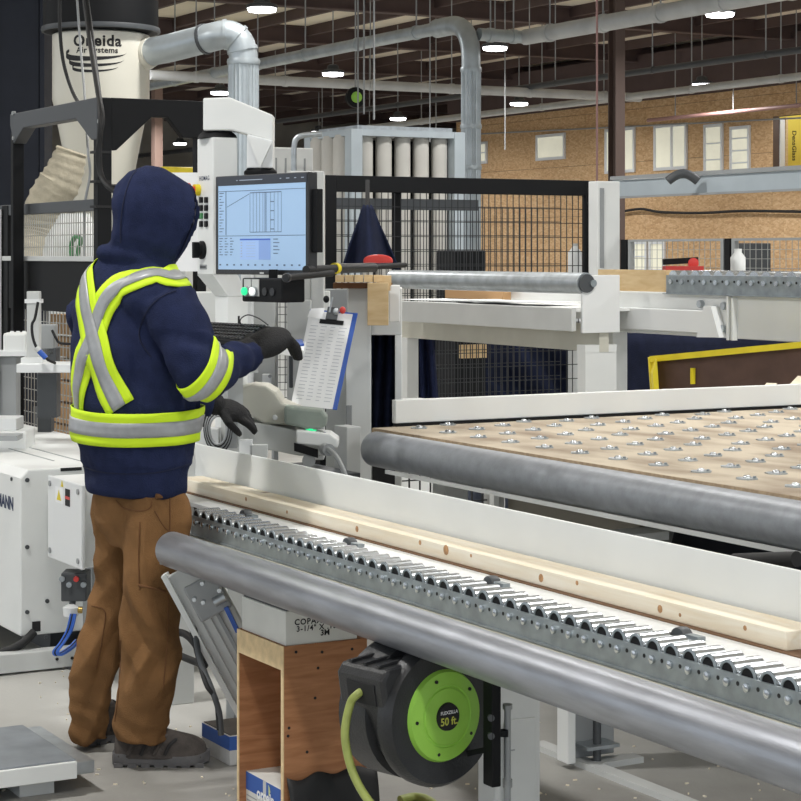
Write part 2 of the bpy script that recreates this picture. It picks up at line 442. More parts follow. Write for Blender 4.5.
# ------------------------------------------------------------------ high bay lamps
bay_parts = None
def high_bay(p, label):
    global bay_parts
    if bay_parts is None:
        a = M().lathe([(0.06, 0.16), (0.1, 0.14), (0.12, 0.07), (0.21, 0.045), (0.22, 0.0), (0.2, -0.005)], (0, 0, 0), n=20).mesh('housing', smooth=40); a.materials.append(dgrey)
        b = M().lathe([(0.195, 0.0), (0.2, -0.02), (0.185, -0.05), (0.1, -0.062)], (0, 0, 0), n=20).mesh('lens', smooth=60); b.materials.append(lamp_glow)
        c = M().cyl((0, 0, 0.15), (0, 0, CEIL - 4.9), 0.012, n=6).mesh('suspension_rod'); c.materials.append(mgrey)
        L = bpy.data.lights.new('high_bay_light', 'AREA'); L.shape = 'DISK'; L.size = 0.38; L.energy = LAMP_WATT; L.color = (1.0, 0.985, 0.96); L.spread = math.radians(165)
        bay_parts = (a, b, c, L)
    t = thing('high_bay_lamp', label, 'lamp', p, 'high bay lamps under the roof')
    put('housing', bay_parts[0], t, p); put('lens', bay_parts[1], t, p); put('suspension_rod', bay_parts[2], t, p)
    l = bpy.data.objects.new('high_bay_light', bay_parts[3]); COL.objects.link(l); l.parent = t; l.location = (0, 0, -0.075)
    return t
seen = [((720, 13), 'brightest round high bay lamp near the top edge, above the mezzanine windows'), ((702, 84), 'round high bay lamp above the two-light upper window'), ((495, 47), 'round high bay lamp beside the elbow of the vertical duct'),
        ((519, 103), 'round high bay lamp low against the strand board, right of vertical duct'), ((333, 73), 'round high bay lamp between the two hanging pale pipes'), ((262, 8), 'round high bay lamp at top edge above the duct elbow'),
        ((220, 92), 'round high bay lamp just above the white swing arm'), ((398, 118), 'small distant round lamp above the filter tubes'), ((180, 143), 'small distant round lamp beside the hooded worker')]
for (px, py), lb in seen: high_bay(G(px, py, 4.9), lb)
for y in (0.6, 5.9, 11.4):
    for x in (-17.0, -11.5, -6.0, -0.6):
        if not (y > 11 and x > -3): high_bay(V((x, y, 4.9)), 'unseen round high bay lamp added to light the hall')
for x, y in ((-22.4, 5.9), (-16.9, 17.1), (-27.8, 5.9), (-11.5, 17.1), (-26.4, 23.9), (-20.9, 23.9), (-15.4, 23.9), (-43.7, 17.1), (-30.4, 11.5), (-36.0, 11.5), (-49.2, 24.5)):  # grid rows carried on; several unseen lamps added to brighten wall and ceiling
    high_bay(V((x, y, 4.9)), 'unseen round high bay lamp added to light the hall')

# ------------------------------------------------------------------ pipes and ducts under the roof
def run(name, label, pts, r, m, cat='pipe', collars=0, n=14, hang=True, smooth=50):
    t = thing(name, label, cat, pts[0])
    M().tube(pts, r, n).build('pipe_run', m, t, smooth)
    a, b = V(pts[0]), V(pts[-1])
    for k in range(collars):
        f = (k + 0.5) / collars; p = a.lerp(b, f); d = (b - a).normalized()
        M().cyl(p - d * 0.04, p + d * 0.04, r * 1.14, n=n).build('collar', m, t, 40)
        if hang:
            M().cyl(p + UZ * r, V((p.x, p.y, CEIL - 0.05)), 0.012, n=6).build('hanger_rod', mgrey, t)
    return t
def uline(px0, px1, y, z, ref=None):
    def at(px):
        q = Q(px, 200, y); return V((q.x, y, z))
    return [at(px0), at(px1)]
z1 = 4.58
run('duct', 'long pale round duct rising behind the swing arm to the elbow', uline(60, 448, 13.5, z1), 0.088, duct, 'duct', 9)
e0 = uline(60, 448, 13.5, z1)[1]
top = V((Q(471, 30, 13.5).x, 13.5, z1 + 0.02))
t = thing('elbow_duct', 'ribbed vertical round duct with bend in front of strand board', 'duct', V((top.x, top.y, 0.4)))
M().tube([e0 - UX * 0.3, e0 - UX * 0.05] + arc(e0, V((top.x, 13.5, z1 + 0.02)), V((top.x, 13.5, z1 - 0.5)), 10) + [V((top.x, 13.5, 3.9))], 0.128, 20).build('elbow', duct, t, 50)
rb = M()
rings = []
for k in range(2):
    zz = (3.95, 0.4)[k]
    rings.append([V((top.x, 13.5, zz)) + V((math.cos(a), math.sin(a), 0)) * (0.132 if i % 2 else 0.12) for i, a in enumerate([2 * math.pi * j / 40 for j in range(40)])])
rb.rings(rings).build('ribbed_riser', duct, t)
for z in (3.95, 3.2, 2.66): M().lathe([(0.14, -0.03), (0.145, 0), (0.14, 0.03)], (top.x, 13.5, z), n=20).build('clamp_ring', duct, t, 40)
p2 = V((top.x, 13.5, 4.42)); q2 = XP(525, 33, top.x); q2.z = 4.42
run('branch_pipe', 'short level pale pipe right of the duct elbow', [p2 + UY * 0.12, q2], 0.085, duct, 'pipe', 2)
run('roof_pipe', 'thick pale pipe climbing to the upper right corner', [V((q2.x, q2.y, 4.42)), V((Q(830, 0, q2.y).x, q2.y, 4.42))], 0.105, duct_w, 'pipe', 5)
def xline(px0, px1, x, z):
    return [V((x, XP(px, 200, x).y, z)) for px in (px0, px1)]
run('roof_pipe', 'pale pipe crossing level behind both vertical ducts', xline(150, 640, -31.1, 4.5), 0.085, duct_w, 'pipe', 6)
run('roof_pipe', 'pale pipe running low in front of strand board windows', uline(300, 830, 22.0, 4.5), 0.068, duct_w, 'pipe', 8)
run('dark_roof_pipe', 'dark grey pipe hung below the roof girders', uline(200, 830, 19.8, 4.6), 0.055, pipe_d, 'pipe', 8)
run('sprinkler_pipe', 'thin faded red pipe high in front of yellow room', uline(648, 830, 25.0, 4.36), 0.04, pipe_red, 'pipe', 3)
run('roof_pipe', 'pale pipe at far left end behind the hooded worker', uline(120, 215, 30.0, 4.6), 0.07, duct_w, 'pipe', 2)
run('dark_roof_pipe', 'dark pipe at far left just under the black guard frame', uline(120, 215, 24.0, 4.75), 0.07, pipe_d, 'pipe', 2)
tag(M().tube([Q(478, 134, 26.93), Q(600, 128, 26.93), Q(840, 116, 26.93)], 0.02, 6).build('wall_conduit', mgrey), 'thin grey conduit line across the upper strand board', 'conduit')
bc = D(616.5, 120, 30.0)
t = thing('steel_column', 'brown steel column standing before the sash window', 'column', V((bc.x, bc.y, 0)))
m = M().box((bc.x - 0.1, bc.y - 0.085, 0), (bc.x - 0.085, bc.y + 0.085, CEIL - 0.6)).box((bc.x + 0.085, bc.y - 0.085, 0), (bc.x + 0.1, bc.y + 0.085, CEIL - 0.6)).box((bc.x - 0.085, bc.y - 0.008, 0), (bc.x + 0.085, bc.y + 0.008, CEIL - 0.6))
m.build('column_shaft', col_brown, t); bx('base_plate', (bc.x - 0.2, bc.y - 0.2, 0), (bc.x + 0.2, bc.y + 0.2, 0.03), col_brown, t)
bc = D(157, 140, 48.0)
t = thing('steel_column', 'pinkish far column above the worker\'s hood', 'column', V((bc.x, bc.y, 0)))
m = M().box((bc.x - 0.12, bc.y - 0.1, 0), (bc.x + 0.12, bc.y + 0.1, CEIL - 0.6)); m.build('column_shaft', mat('pinkish_column', (150, 126, 116), 0.6), t)
bx('base_plate', (bc.x - 0.25, bc.y - 0.25, 0), (bc.x + 0.25, bc.y + 0.25, 0.03), col_brown, t)
# far clutter behind the worker
p = D(176, 178, 40.0)
tag(bx('stored_crate', (p.x - 0.5, p.y - 0.5, 0), (p.x + 0.5, p.y + 0.5, 3.25), yellow, None, 0.03), 'tall yellow crate far behind the worker\'s hood', 'crate')
p = D(193, 175, 36.0)
tag(bx('stored_cabinet', (p.x - 0.6, p.y - 0.4, 0), (p.x + 0.6, p.y + 0.4, 2.95), lgrey, None, 0.03), 'pale grey far cabinet left of the control column', 'cabinet')
# hose reel hanging from the roof
p = D(355.5, 97.5, 32.0)
t = thing('hanging_reel', 'small black reel with green centre hanging under roof', 'reel', p)
M().lathe([(0.02, -0.06), (0.16, -0.05), (0.17, 0), (0.16, 0.05), (0.02, 0.06)], p, CF * -1 + CR * 0.3, n=20).build('drum', black, t, 40)
M().lathe([(0.08, 0.055), (0.09, 0.07), (0.05, 0.075)], p, CF * -1 + CR * 0.3, n=20).build('hub', lime, t, 40)
M().cyl(p + UZ * 0.16, V((p.x, p.y, CEIL - 0.05)), 0.015, n=6).build('hanger_rod', mgrey, t)
for i, (px, Yd, z0) in enumerate(((430, 30, 3.0), (505, 34, 3.3), (597, 20, 2.2), (364, 24, 3.2), (358, 26, 2.6), (436, 40, 3.4), (374, 22, 3.0))):
    q = D(px, 100, Yd)
    tag(M().cyl((q.x, q.y, z0), (q.x, q.y, CEIL - 0.05), 0.012, n=6).build('drop_cable', pipe_red if i == 2 else mgrey),
        ['thin grey drop line before the filter tubes', 'thin grey drop line right of vertical duct', 'reddish drop cable over the black fence corner', 'thin grey drop line above jacket', 'thin grey drop line beside hanging reel', 'thin grey drop line left of vertical duct', 'thin grey drop line close to the filter tubes'][i], 'cable')
# ================================================================== dust extraction, left back
p = D(23, 100, 16.0)
t = thing('dark_column', 'wide navy painted steel column at the left edge', 'column', V((p.x, p.y, 0)))
ca, cb = CR, CF
M().obox(V((p.x, p.y, CEIL / 2 - 0.15)), CR, CF, UZ, 0.165, 0.16, CEIL / 2 - 0.16).build('shaft', navy_steel, t, None, 0.01)
M().obox(V((p.x, p.y, CEIL / 2 - 0.15)) - CR * 0.185, CR, CF, UZ, 0.018, 0.18, CEIL / 2 - 0.16).build('flange', dgrey, t)
M().obox(V((p.x, p.y, CEIL / 2 - 0.15)) + CR * 0.185, CR, CF, UZ, 0.018, 0.18, CEIL / 2 - 0.16).build('flange', navy_steel, t)
M().obox(V((p.x, p.y, 0.02)), CR, CF, UZ, 0.3, 0.3, 0.02).build('base_plate', navy_steel, t)

YC = 14.0
cc = D(101, 255, YC); cc.z = 0
t = thing('cyclone_separator', 'cream cyclone dust collector with dark motor head and lettering', 'dust collector', cc)
def zc(py, Y=YC): return EYE - (py - HORIZON) / FPX * Y
M().lathe([(0.30, zc(34)), (0.395, zc(33)), (0.4, zc(27)), (0.4, 3.95), (0.36, 4.0)], cc, n=40).build('motor_head', black, t, 40)
M().lathe([(0.41, zc(33)), (0.415, zc(31)), (0.41, zc(28))], cc, n=40).build('head_rim', dgrey, t, 40)
M().lathe([(0.30, zc(33.5)), (0.338, zc(36)), (0.338, zc(100)), (0.325, zc(108))], cc, n=48).build('barrel', cream, t, 40)
M().lathe([(0.325, zc(108)), (0.31, zc(118)), (0.19, zc(205)), (0.1, zc(275)), (0.095, zc(285))], cc, n=48).build('cone', cream, t, 40)
M().lathe([(0.12, 0.45), (0.12, zc(285))], cc, n=24).build('drop_pipe', duct, t, 40)
M().lathe([(0.28, 0.0), (0.28, 0.75), (0.26, 0.8)], cc, n=32).build('dust_drum', dgrey, t, 40)
to_cam = -V((cc.x, cc.y, 0)).normalized(); a0 = math.atan2(to_cam.y, to_cam.x)
def on_barrel(dz, da=0.0, r=0.3395):
    def fn(x, y):
        a = a0 + da + x / r
        return V((cc.x + r * math.cos(a), cc.y + r * math.sin(a), dz + y))
    return fn
kx = YC / FPX
lettering('Oneida', 0.106, on_barrel(zc(46.0), -4 * kx / 0.34), ink, t, 0.0035, space=1.1)
lettering('Air Systems', 0.056, on_barrel(zc(55.0), -4 * kx / 0.34), ink, t, 0.0014, space=1.08)
def swoosh(cx, cy, w, h, th0, th1):
    """tapering crescent wrapped round the barrel"""
    b = M(); fn = on_barrel(zc(cy), cx * kx / 0.34); n = 24; pts = []
    for i in range(n + 1):
        a = math.radians(150 + 200 * i / n); th = th0 * math.sin(math.pi * min(1, 0.06 + i / n * 0.98)) ** 0.6 * (1 - i / n * 0.75) + 0.0012
        pts.append((fn(w * math.cos(a), h * math.sin(a)), fn(w * math.cos(a), h * math.sin(a) - th)))
    for i in range(n): b.quad([pts[i][0], pts[i][1], pts[i + 1][1], pts[i + 1][0]][::-1])
    b.build('logo_swoosh', ink, t)
swoosh(-5.5, 56, 0.225, 0.036, 0.05, 0.004); swoosh(-5, 63, 0.2, 0.036, 0.038, 0.003); swoosh(-6, 70, 0.165, 0.030, 0.028, 0.002)
# inlet duct with elbow and long down leg
t = thing('inlet_duct', 'fat grey duct from the cyclone bending down behind swing arm', 'duct', D(243, 200, 13.6))
path = [D(134, 56, 14.0), D(150, 52, 13.9)] + [D(170, 48, 13.8), D(205, 39, 13.65)] + arc(D(215, 36.5, 13.6), D(243.5, 27, 13.6), D(243.5, 62, 13.6), 10)
M().tube([D(132, 57, 14.0), D(146, 53, 13.92), D(152, 52, 13.88)], [0.125, 0.118, 0.1], 24).build('inlet_collar', cream, t, 40)
M().tube(path[1:], 0.098, 24).build('elbow', duct, t, 50)
rr = []
for zz in (path[-1].z + 0.02, 0.3):
    rr.append([V((path[-1].x, path[-1].y, zz)) + V((math.cos(a), math.sin(a), 0)) * (0.106 if i % 2 else 0.099) for i, a in enumerate([2 * math.pi * j / 44 for j in range(44)])])
M().rings(rr).build('ribbed_riser', duct, t)
for k in (3, 6, 9, 12): 
    if k < len(path) - 1:
        d = (path[k + 1] - path[k - 1]).normalized(); M().cyl(path[k] - d * 0.012, path[k] + d * 0.012, 0.106, n=24).build('clamp_ring', dgrey if k == 3 else duct, t, 40)
M().lathe([(0.11, -0.02), (0.114, 0), (0.11, 0.02)], (path[-1].x, path[-1].y, path[-1].z), n=24).build('clamp_ring', duct, t, 40)
# crumpled beige flexible hose by the column
hp = spline([D(72, 150, 13.4), D(62, 178, 13.4), D(47, 205, 13.4), D(42, 235, 13.4), D(30, 262, 13.3), D(14, 292, 13.2)], 10)
rr = [0.10 + 0.04 * min(1, i / 12) + 0.007 * math.sin(i * 2.2) for i in range(len(hp))]
tag(M().tube(hp, rr, 24).build('flexible_hose', canvas, None, 60), 'crumpled beige flexible dust hose beside the navy column', 'hose')
p = D(74, 235, 12.6)
t = thing('dust_bag', 'pale plastic dust bag behind the left wire fence', 'bag', V((p.x, p.y, 0)))
bm = M(); rings = []
for k in range(9):
    z = 0.55 + 1.22 * k / 8; r = 0.19 * (0.9 + 0.12 * math.sin(k * 1.3)) * (0.6 if k == 8 else 1)
    rings.append([V((p.x + r * (1 + 0.06 * math.sin(5 * a + k)) * math.cos(a), p.y + r * (1 + 0.06 * math.sin(5 * a + k)) * math.sin(a), z)) for a in [2 * math.pi * j / 30 for j in range(30)]])
bm.rings(rings).build('bag_film', white, t, 50); bx('bag_stand', (p.x - 0.2, p.y - 0.2, 0), (p.x + 0.2, p.y + 0.2, 0.55), dgrey, t)
tag(M().tube(spline([Q(72, 256, 3.43), Q(71, 247, 3.43), Q(75, 237, 3.43), Q(81, 239, 3.43), Q(79, 248, 3.43), Q(77, 257, 3.43)], 6), 0.012, 8).build('green_cord', green_cable, None, 60), 'looped green cord hanging behind the left wire fence', 'cord')

# hanging cables in front of the cyclone
for pts, r, m, lb in (([D(59.5, -10, 11.5), D(60, 30, 11.5), D(64, 65, 11.5), D(75, 97, 11.3), D(92, 118, 10.2)], 0.011, rubber, 'black cable sagging across the left of the cyclone'),
                      ([D(76.5, -10, 11), D(80, 40, 11), D(85, 100, 10.4), D(88, 150, 10), D(90, 175, 10), D(85, 205, 10), D(84, 258, 10)], 0.007, mgrey, 'thin grey cable hanging before the cyclone lettering'),
                      ([D(83.5, -10, 10.5), D(90, 40, 10.3), D(97, 85, 9.6), D(101, 115, 9.3), D(99, 150, 9.3), D(101, 175, 9.3), D(113, 190, 9.2), D(135, 200, 9.2)], 0.014, rubber, 'thick black cable crossing the cyclone lettering'),
                      ([D(86, -10, 10.5), D(93, 40, 10.3), D(99, 90, 9.6), D(103, 120, 9.3), D(97, 155, 9.3), D(104, 182, 9.3), D(118, 186, 9.2), D(130, 182, 9.2)], 0.009, rubber, 'black cable looping under the guard frame post')):
    tag(M().tube(spline(pts, 6), r, 8).build('cable', m, None, 60), lb, 'cable')

# ---- black guard frame round the saw
GX, GY = -9.02, 3.315
t = thing('guard_frame', 'black bent steel guard frame with corner gussets before the cyclone', 'frame', V((GX, GY, 0)))
def gz(py, px=97):  # height on the corner post
    return EYE - (py - HORIZON) / FPX * 9.5
zt, th = gz(97), 0.085
xl = Q(10, 113, GY).x
yr = XP(206, 103, GX).y
M().prism([V((GX, GY, zt)), V((xl, GY, zt)), V((xl, GY, zt - 0.06)), V((xl + 0.06, GY, zt - 0.16)), V((xl + 0.22, GY, zt - th)), V((GX - 0.3, GY, zt - th)), V((GX - 0.08, GY, zt - 0.2)), V((GX, GY, zt - 0.2))], V((0, 0.07, 0))).build('top_beam', dgrey, t, None, 0.004)  # left beam coloured greyer than the black frame because light falls on it
M().prism([V((GX, GY + 0.0715, zt)), V((GX, yr, zt)), V((GX, yr, zt - 0.18)), V((GX, yr - 0.12, zt - 0.18)), V((GX, yr - 0.2, zt - th)), V((GX, GY + 0.28, zt - th)), V((GX, GY + 0.1, zt - 0.25)), V((GX, GY + 0.0715, zt - 0.25))], V((-0.05, 0, 0))).build('top_beam', black, t, None, 0.004)
bx('post', (GX - 0.06, GY + 0.004, 0), (GX + 0.004, GY + 0.074, zt - 0.004), black, t, 0.004)
bx('post', (xl - 0.003, GY + 0.004, 0), (xl + 0.042, GY + 0.064, zt - 0.1), black, t, 0.004)
bx('post', (GX - 0.06, yr - 0.046, 0), (GX - 0.004, yr + 0.004, zt - 0.05), black, t, 0.004)
for q in (D(91, 98, 9.45), D(91, 121, 9.45), D(9, 113, 10.6), D(12, 138, 10.6)):
    M().cyl(V((q.x, GY - 0.008, q.z)), V((q.x, GY + 0.01, q.z)), 0.011, n=10).build('bolt', mgrey, t, 40)
for zz in (2.0, 1.86, 1.74): M().obox((GX - 0.03, GY + 0.03, zz), UX, UY, UZ, 0.038, 0.04, 0.006).build('cable_tie', rubber, t)

def wire_panel(parent, a, b, z0, z1, pitch, r, m, along, pitch_z=None):
    """welded mesh between two floor points a, b"""
    a, b = V((a[0], a[1], 0)), V((b[0], b[1], 0)); L = (b - a).length; d = (b - a).normalized(); nrm = V((-d.y, d.x, 0))
    w = M(); n = max(2, int(L / pitch))
    for i in range(n + 1):
        p = a + d * (L * i / n); w.obox(p + UZ * ((z0 + z1) / 2), d, nrm, UZ, r, r, (z1 - z0) / 2)
    k = max(2, int((z1 - z0) / (pitch_z or pitch)))
    for i in range(k + 1):
        w.obox((a + b) / 2 + UZ * (z0 + (z1 - z0) * i / k) + nrm * r * 2, d, nrm, UZ, L / 2, r, r)
    o = w.build('wire_mesh', m, parent); o['kind'] = 'stuff'; return o

# fence panel left of the guard corner
FX0 = Q(-30, 200, 3.42).x
wire_m = mat('bright_wire', (170, 170, 164), 0.4, metal=0.3)
wire_k = mat('black_wire', (36, 38, 40), 0.45)
t = thing('wire_fence_panel', 'wire fence panel with black lower sheet at the left edge', 'fence', V((GX, 3.42, 0)))
zA, zB, zC, zD = EYE + 0.262, EYE - 0.018, EYE - 0.29, 0.12
bx('top_rail', (FX0, 3.40, zA - 0.045), (GX - 0.07, 3.45, zA + 0.012), dgrey, t, 0.003)
bx('middle_rail', (FX0, 3.39, zB - 0.014), (GX - 0.07, 3.45, zB + 0.012), lgrey, t, 0.003)
bx('dark_sheet', (FX0, 3.40, zC), (GX - 0.07, 3.43, zB - 0.014), black, t)
bx('bottom_rail', (FX0, 3.40, zD - 0.03), (GX - 0.07, 3.45, zD), black, t)
bx('end_post', (Q(2.5, 200, 3.40).x, 3.395, 0), (Q(8.5, 200, 3.40).x, 3.46, zA + 0.01), black, t, 0.003)
wire_panel(t, (FX0, 3.42), (GX - 0.07, 3.42), zB, zA - 0.04, 0.034, 0.0022, wire_m, 'x', 0.058)
wire_panel(t, (FX0, 3.42), (GX - 0.07, 3.42), zD, zC, 0.05, 0.0022, wire_m, 'x', 0.058)
tag(M().box((Q(-9, 230, 3.39).x, 3.38, 0.0), (Q(2, 230, 3.39).x, 3.39, 1.76)).build('fence_clamp_post', lgrey, None, None, 0.004), 'pale grey post stub at the left edge of the fence', 'post')
t2 = thing('stacked_boards', 'stack of brown boards behind the left wire fence', 'timber stack', V((-9.9, 3.9, 0)))
for k in range(10):
    bx('board', (-10.6 + 0.02 * (k % 3), 3.62, 0.12 * k), (-9.3, 3.95, 0.12 * k + 0.105), kraft, t2)

# ================================================================== filter tubes (baghouse)
fc = D(352, 160, 22.0); FXX, FYY = fc.x, fc.y; FZ = EYE + 126 / FPX * 22.0
t = thing('filter_house', 'grey framed dust filter house with rows of pale filter tubes', 'dust filter', V((FXX, FYY, 0)))
fy1 = XP(455, 150, FXX).y; fx1 = Q(311, 150, FYY).x
steel_b = mat('blue_grey_steel', (172, 182, 188), 0.45, var=0.05, scale=3)
bag_m = mat('filter_fabric', (190, 188, 182), 0.85, var=0.05, scale=3)
for a in ((FXX, FYY), (FXX, fy1), (fx1, FYY)):
    bx('post', (a[0] - 0.1, a[1] - 0.04, 0), (a[0] + 0.06, a[1] + 0.1, FZ), steel_b, t, 0.005)
bx('top_rail', (FXX - 0.05, FYY + 0.1, FZ - 0.07), (FXX + 0.05, fy1 - 0.04, FZ), steel_b, t)
bx('top_rail', (fx1 + 0.06, FYY - 0.03, FZ - 0.07), (FXX - 0.1, FYY + 0.05, FZ), steel_b, t)
bx('plenum', (fx1, FYY + 0.1, FZ - 0.02), (FXX - 0.06, fy1, FZ + 0.05), galv, t)
bx('hopper_front', (fx1, FYY + 0.12, 0.3), (FXX - 0.3, fy1, 0.9), steel_b, t)
n = 5
for k in range(n):
    yy = FYY + 0.22 + (fy1 - FYY - 0.36) * k / (n - 1)
    M().lathe([(0.07, 0.9), (0.092, 0.95), (0.092, FZ - 0.1), (0.08, FZ - 0.05)], (FXX - 0.12, yy, 0), n=20).build('filter_tube', bag_m, t, 50)
for k in range(3):
    xx = FXX - 0.28 - (FXX - fx1 - 0.45) * k / 2
    M().lathe([(0.09, 0.9), (0.13, 0.95), (0.13, FZ - 0.1), (0.1, FZ - 0.05)], (xx, FYY + 0.05, 0), n=20).build('filter_tube', bag_m, t, 50)
bx('back_sheet', (fx1 - 0.02, FYY + 0.3, 0.9), (FXX - 0.26, fy1 + 0.1, FZ - 0.1), black, t)
# pale cabinet and bent pipe left of the filter
p = D(300, 170, 19.0)
t = thing('pale_cabinet', 'white ribbed cabinet behind the monitor, left of filter tubes', 'cabinet', V((p.x, p.y, 0)))
zt = EYE + 107 / FPX * 19
bx('body', (p.x - 0.5, p.y - 0.3, 0), (p.x + 0.02, p.y + 0.13, zt), white, t, 0.01)
for k in range(4): bx('rib', (p.x + 0.02, p.y - 0.27 + 0.1 * k, 0.3), (p.x + 0.03, p.y - 0.255 + 0.1 * k, zt - 0.1), mgrey, t)
tag(M().tube(spline([D(322, 134, 18.3), D(306, 135, 18.3), D(297, 138, 18.3), D(294, 148, 18.3), D(294, 172, 18.3)], 8), 0.026, 10).build('bent_pipe', galv, t, 60), 'small bent galvanised pipe')

# ================================================================== black fence in the middle with mesh
BX = -12.5
yl, yr = XP(326, 180, BX).y, XP(595, 180, BX).y
def bz(py, px): return XP(px, py, BX).z
t = fence_b = thing('black_fence', 'black framed wire mesh fence behind the raised roller table', 'fence', V((BX, yl, 0)))
zt = bz(180, 560)
pw = 0.085
bx('post', (BX - 0.05, yl, 0), (BX, yl + pw, zt), black, t, 0.004)
bx('post', (BX - 0.05, yr - pw, 0), (BX, yr, zt), black, t, 0.004)
ym = XP(405, 180, BX).y
bx('post', (BX - 0.09, ym - 0.06, 0), (BX - 0.06, ym, zt), black, t, 0.004)
bx('top_rail', (BX - 0.05, yl + pw, zt - 0.115), (BX, yr - pw, zt), black, t, 0.004)
bx('second_rail', (BX - 0.3, yl + 0.1, zt - 0.23), (BX - 0.26, yl + 1.4, zt - 0.15), dgrey, t)
bx('bottom_rail', (BX - 0.05, yl + pw, 0.1), (BX, yr - pw, 0.16), black, t, 0.004)
wire_panel(t, (BX - 0.02, yl + pw), (BX - 0.02, yr - pw), 0.16, zt - 0.11, 0.052, 0.0026, wire_k, 'y', 0.105)
wire_panel(t, (BX - 0.34, yl + pw), (BX - 0.34, yr - pw), 0.16, zt - 0.2, 0.052, 0.0024, wire_k, 'y', 0.105)
for zz in (1.62, 1.5): M().cyl((BX, yl + 0.26, zz), (BX + 0.14, yl + 0.36, zz + 0.05), 0.014, n=8).build('hook', black, t)
bx('latch', (BX - 0.03, yr, bz(252, 595)), (BX + 0.02, yr + 0.06, bz(238, 595)), black, t)
# jacket on the fence hook
def cloth(name, label, fn, nu, nv, m, cat, thick=0.012, parent=None):
    b = M(); b.v = [V(fn(i / nu, j / nv)) for j in range(nv + 1) for i in range(nu + 1)]
    b.f = [(j * (nu + 1) + i, j * (nu + 1) + i + 1, (j + 1) * (nu + 1) + i + 1, (j + 1) * (nu + 1) + i) for j in range(nv) for i in range(nu)]
    o = b.build(name, m, parent, 80); s = o.modifiers.new('thickness', 'SOLIDIFY'); s.thickness = thick; s.offset = 0
    if parent is None: tag(o, label, cat)
    return o
def jacket_fn(u, v):
    xl_, xr_ = 364 - 22 * v ** 0.9, 371 + 28 * v ** 0.95
    px = xl_ + (xr_ - xl_) * u; py = 205 + 64 * v
    return D(px, py, 13.75 + 0.13 * math.sin(u * 9) * v + 0.3 * (u - 0.5) ** 2)
jk = cloth('navy_jacket', 'dark navy jacket hung in a peak on the black fence', jacket_fn, 26, 14, navy_d, 'jacket')
M().bar(D(367.5, 180, 13.8), D(367.5, 207, 13.75), 0.03, 0.01, up=CF).build('hanging_strap', rubber, jk)
p = D(372, 390, 9.9)
def jacket2(u, v):
    return D(372.5 + 21 * u, 335.5 + 100 * v, 8.42 + 0.03 * math.sin(u * 12 + v * 3) + 0.012 * math.sin(v * 23))
cloth('dark_quilted_jacket', 'dark quilted jacket hanging in the white machine opening', jacket2, 30, 20, navy_d, 'jacket')
def tarp(u, v):
    return D(412 + 20 * u + 8 * v * u, 331 + 95 * v, 12.75 + 0.05 * math.sin(u * 12))
cloth('navy_coverall', 'navy coverall hanging below the raised white tray', tarp, 16, 10, navy, 'coverall')
# dark wrapped goods behind the fence, low
def wrap(u, v):
    return D(415 + 180 * u, 330 + 190 * v, 17.2 + 0.3 * math.sin(u * 7 + v * 4) + 0.12 * math.sin(u * 23 - v * 17))
cloth('navy_tarpaulin', 'dark navy tarpaulin over goods behind the black fence', wrap, 40, 20, navy_d, 'tarpaulin', 0.02)
p = XP(472, 350, BX - 0.36)
bx('caught_board', (p.x - 0.02, p.y - 0.1, p.z - 0.06), (p.x + 0.015, p.y + 0.12, p.z + 0.04), pine2, fence_b)

# ---- white machine post right of the black fence
p = XP(597.5, 181, -12.2); x_, y0_ = p.x, p.y; y1_ = XP(620, 181, -12.2).y
t = thing('white_post', 'tall white machine post with a recessed slot beside fence', 'post', V((x_, y0_, 0)))
bx('shaft', (x_ - 0.12, y0_, 0), (x_, y1_, p.z), white, t, 0.006)
bx('slot_plate', (x_, y0_ + 0.02, XP(600, 268, x_).z), (x_ + 0.006, y0_ + 0.055, XP(600, 188, x_).z), mgrey, t)

# ---- raised roller table (middle) and raised conveyor (right)
RY = 6.05
t = thing('raised_roller_table', 'raised white tray table with a long steel edge roller', 'work table', V((Q(590, 300, RY).x, RY, 0)))
xa, xb = Q(394, 280, RY).x, Q(586, 282, RY).x
zr = EYE - 26.5 / FPX * 11.5
M().cyl((xa, RY, zr), (xb, RY, zr), 0.058, n=28).build('edge_roller', galv, t, 40)
M().cyl((xa - 0.03, RY, zr), (xb + 0.012, RY, zr), 0.05, n=20).build('axle', dgrey, t, 40)
# bracket plate faces the picture's right: plane x = const
px_ = Q(583, 300, RY).x + 0.03
yb0, yb1 = XP(582.5, 300, px_).y, XP(620, 300, px_).y
bx('bracket_plate', (px_ - 0.02, yb0, XP(600, 333, px_).z), (px_, yb1, XP(600, 275, px_).z), white_b, t, 0.004)
M().cyl((px_, yb0 + 0.06, zr), (px_ + 0.02, yb0 + 0.06, zr), 0.02, n=14).build('axle_bolt', galv_d, t, 40)
xt = Q(408, 300, RY).x
zt_ = EYE - 47.5 / FPX * 12.0
bx('tray_front', (xt, RY - 0.08, zt_ - 0.125), (px_ - 0.02, RY - 0.05, zt_), lgrey, t, 0.003)
bx('tray_bed', (xt, RY - 0.05, zt_ - 0.02), (px_ - 0.02, RY + 0.75, zt_ - 0.005), white, t)
bx('lower_beam', (xt - 0.3, RY + 0.1, zt_ - 0.24), (px_ - 0.02, RY + 0.16, zt_ - 0.09), beige, t)
bx('back_rail', (xt, RY + 0.73, zt_ - 0.1), (px_ - 0.02, RY + 0.76, zt_ + 0.13), white, t)
for lx in (xt - 0.25,): bx('leg', (lx, RY + 0.09, 0), (lx + 0.08, RY + 0.17, zt_ - 0.241), white, t)
bx('leg', (px_ - 0.1, XP(588, 340, px_).y, 0), (px_ - 0.024, XP(619, 340, px_).y, zt_ - 0.241), white, t)
bx('leg_head', (px_ - 0.1, XP(588, 340, px_).y - 0.004, zt_ - 0.241), (px_ - 0.021, XP(619, 340, px_).y, zt_ - 0.2), white, t)
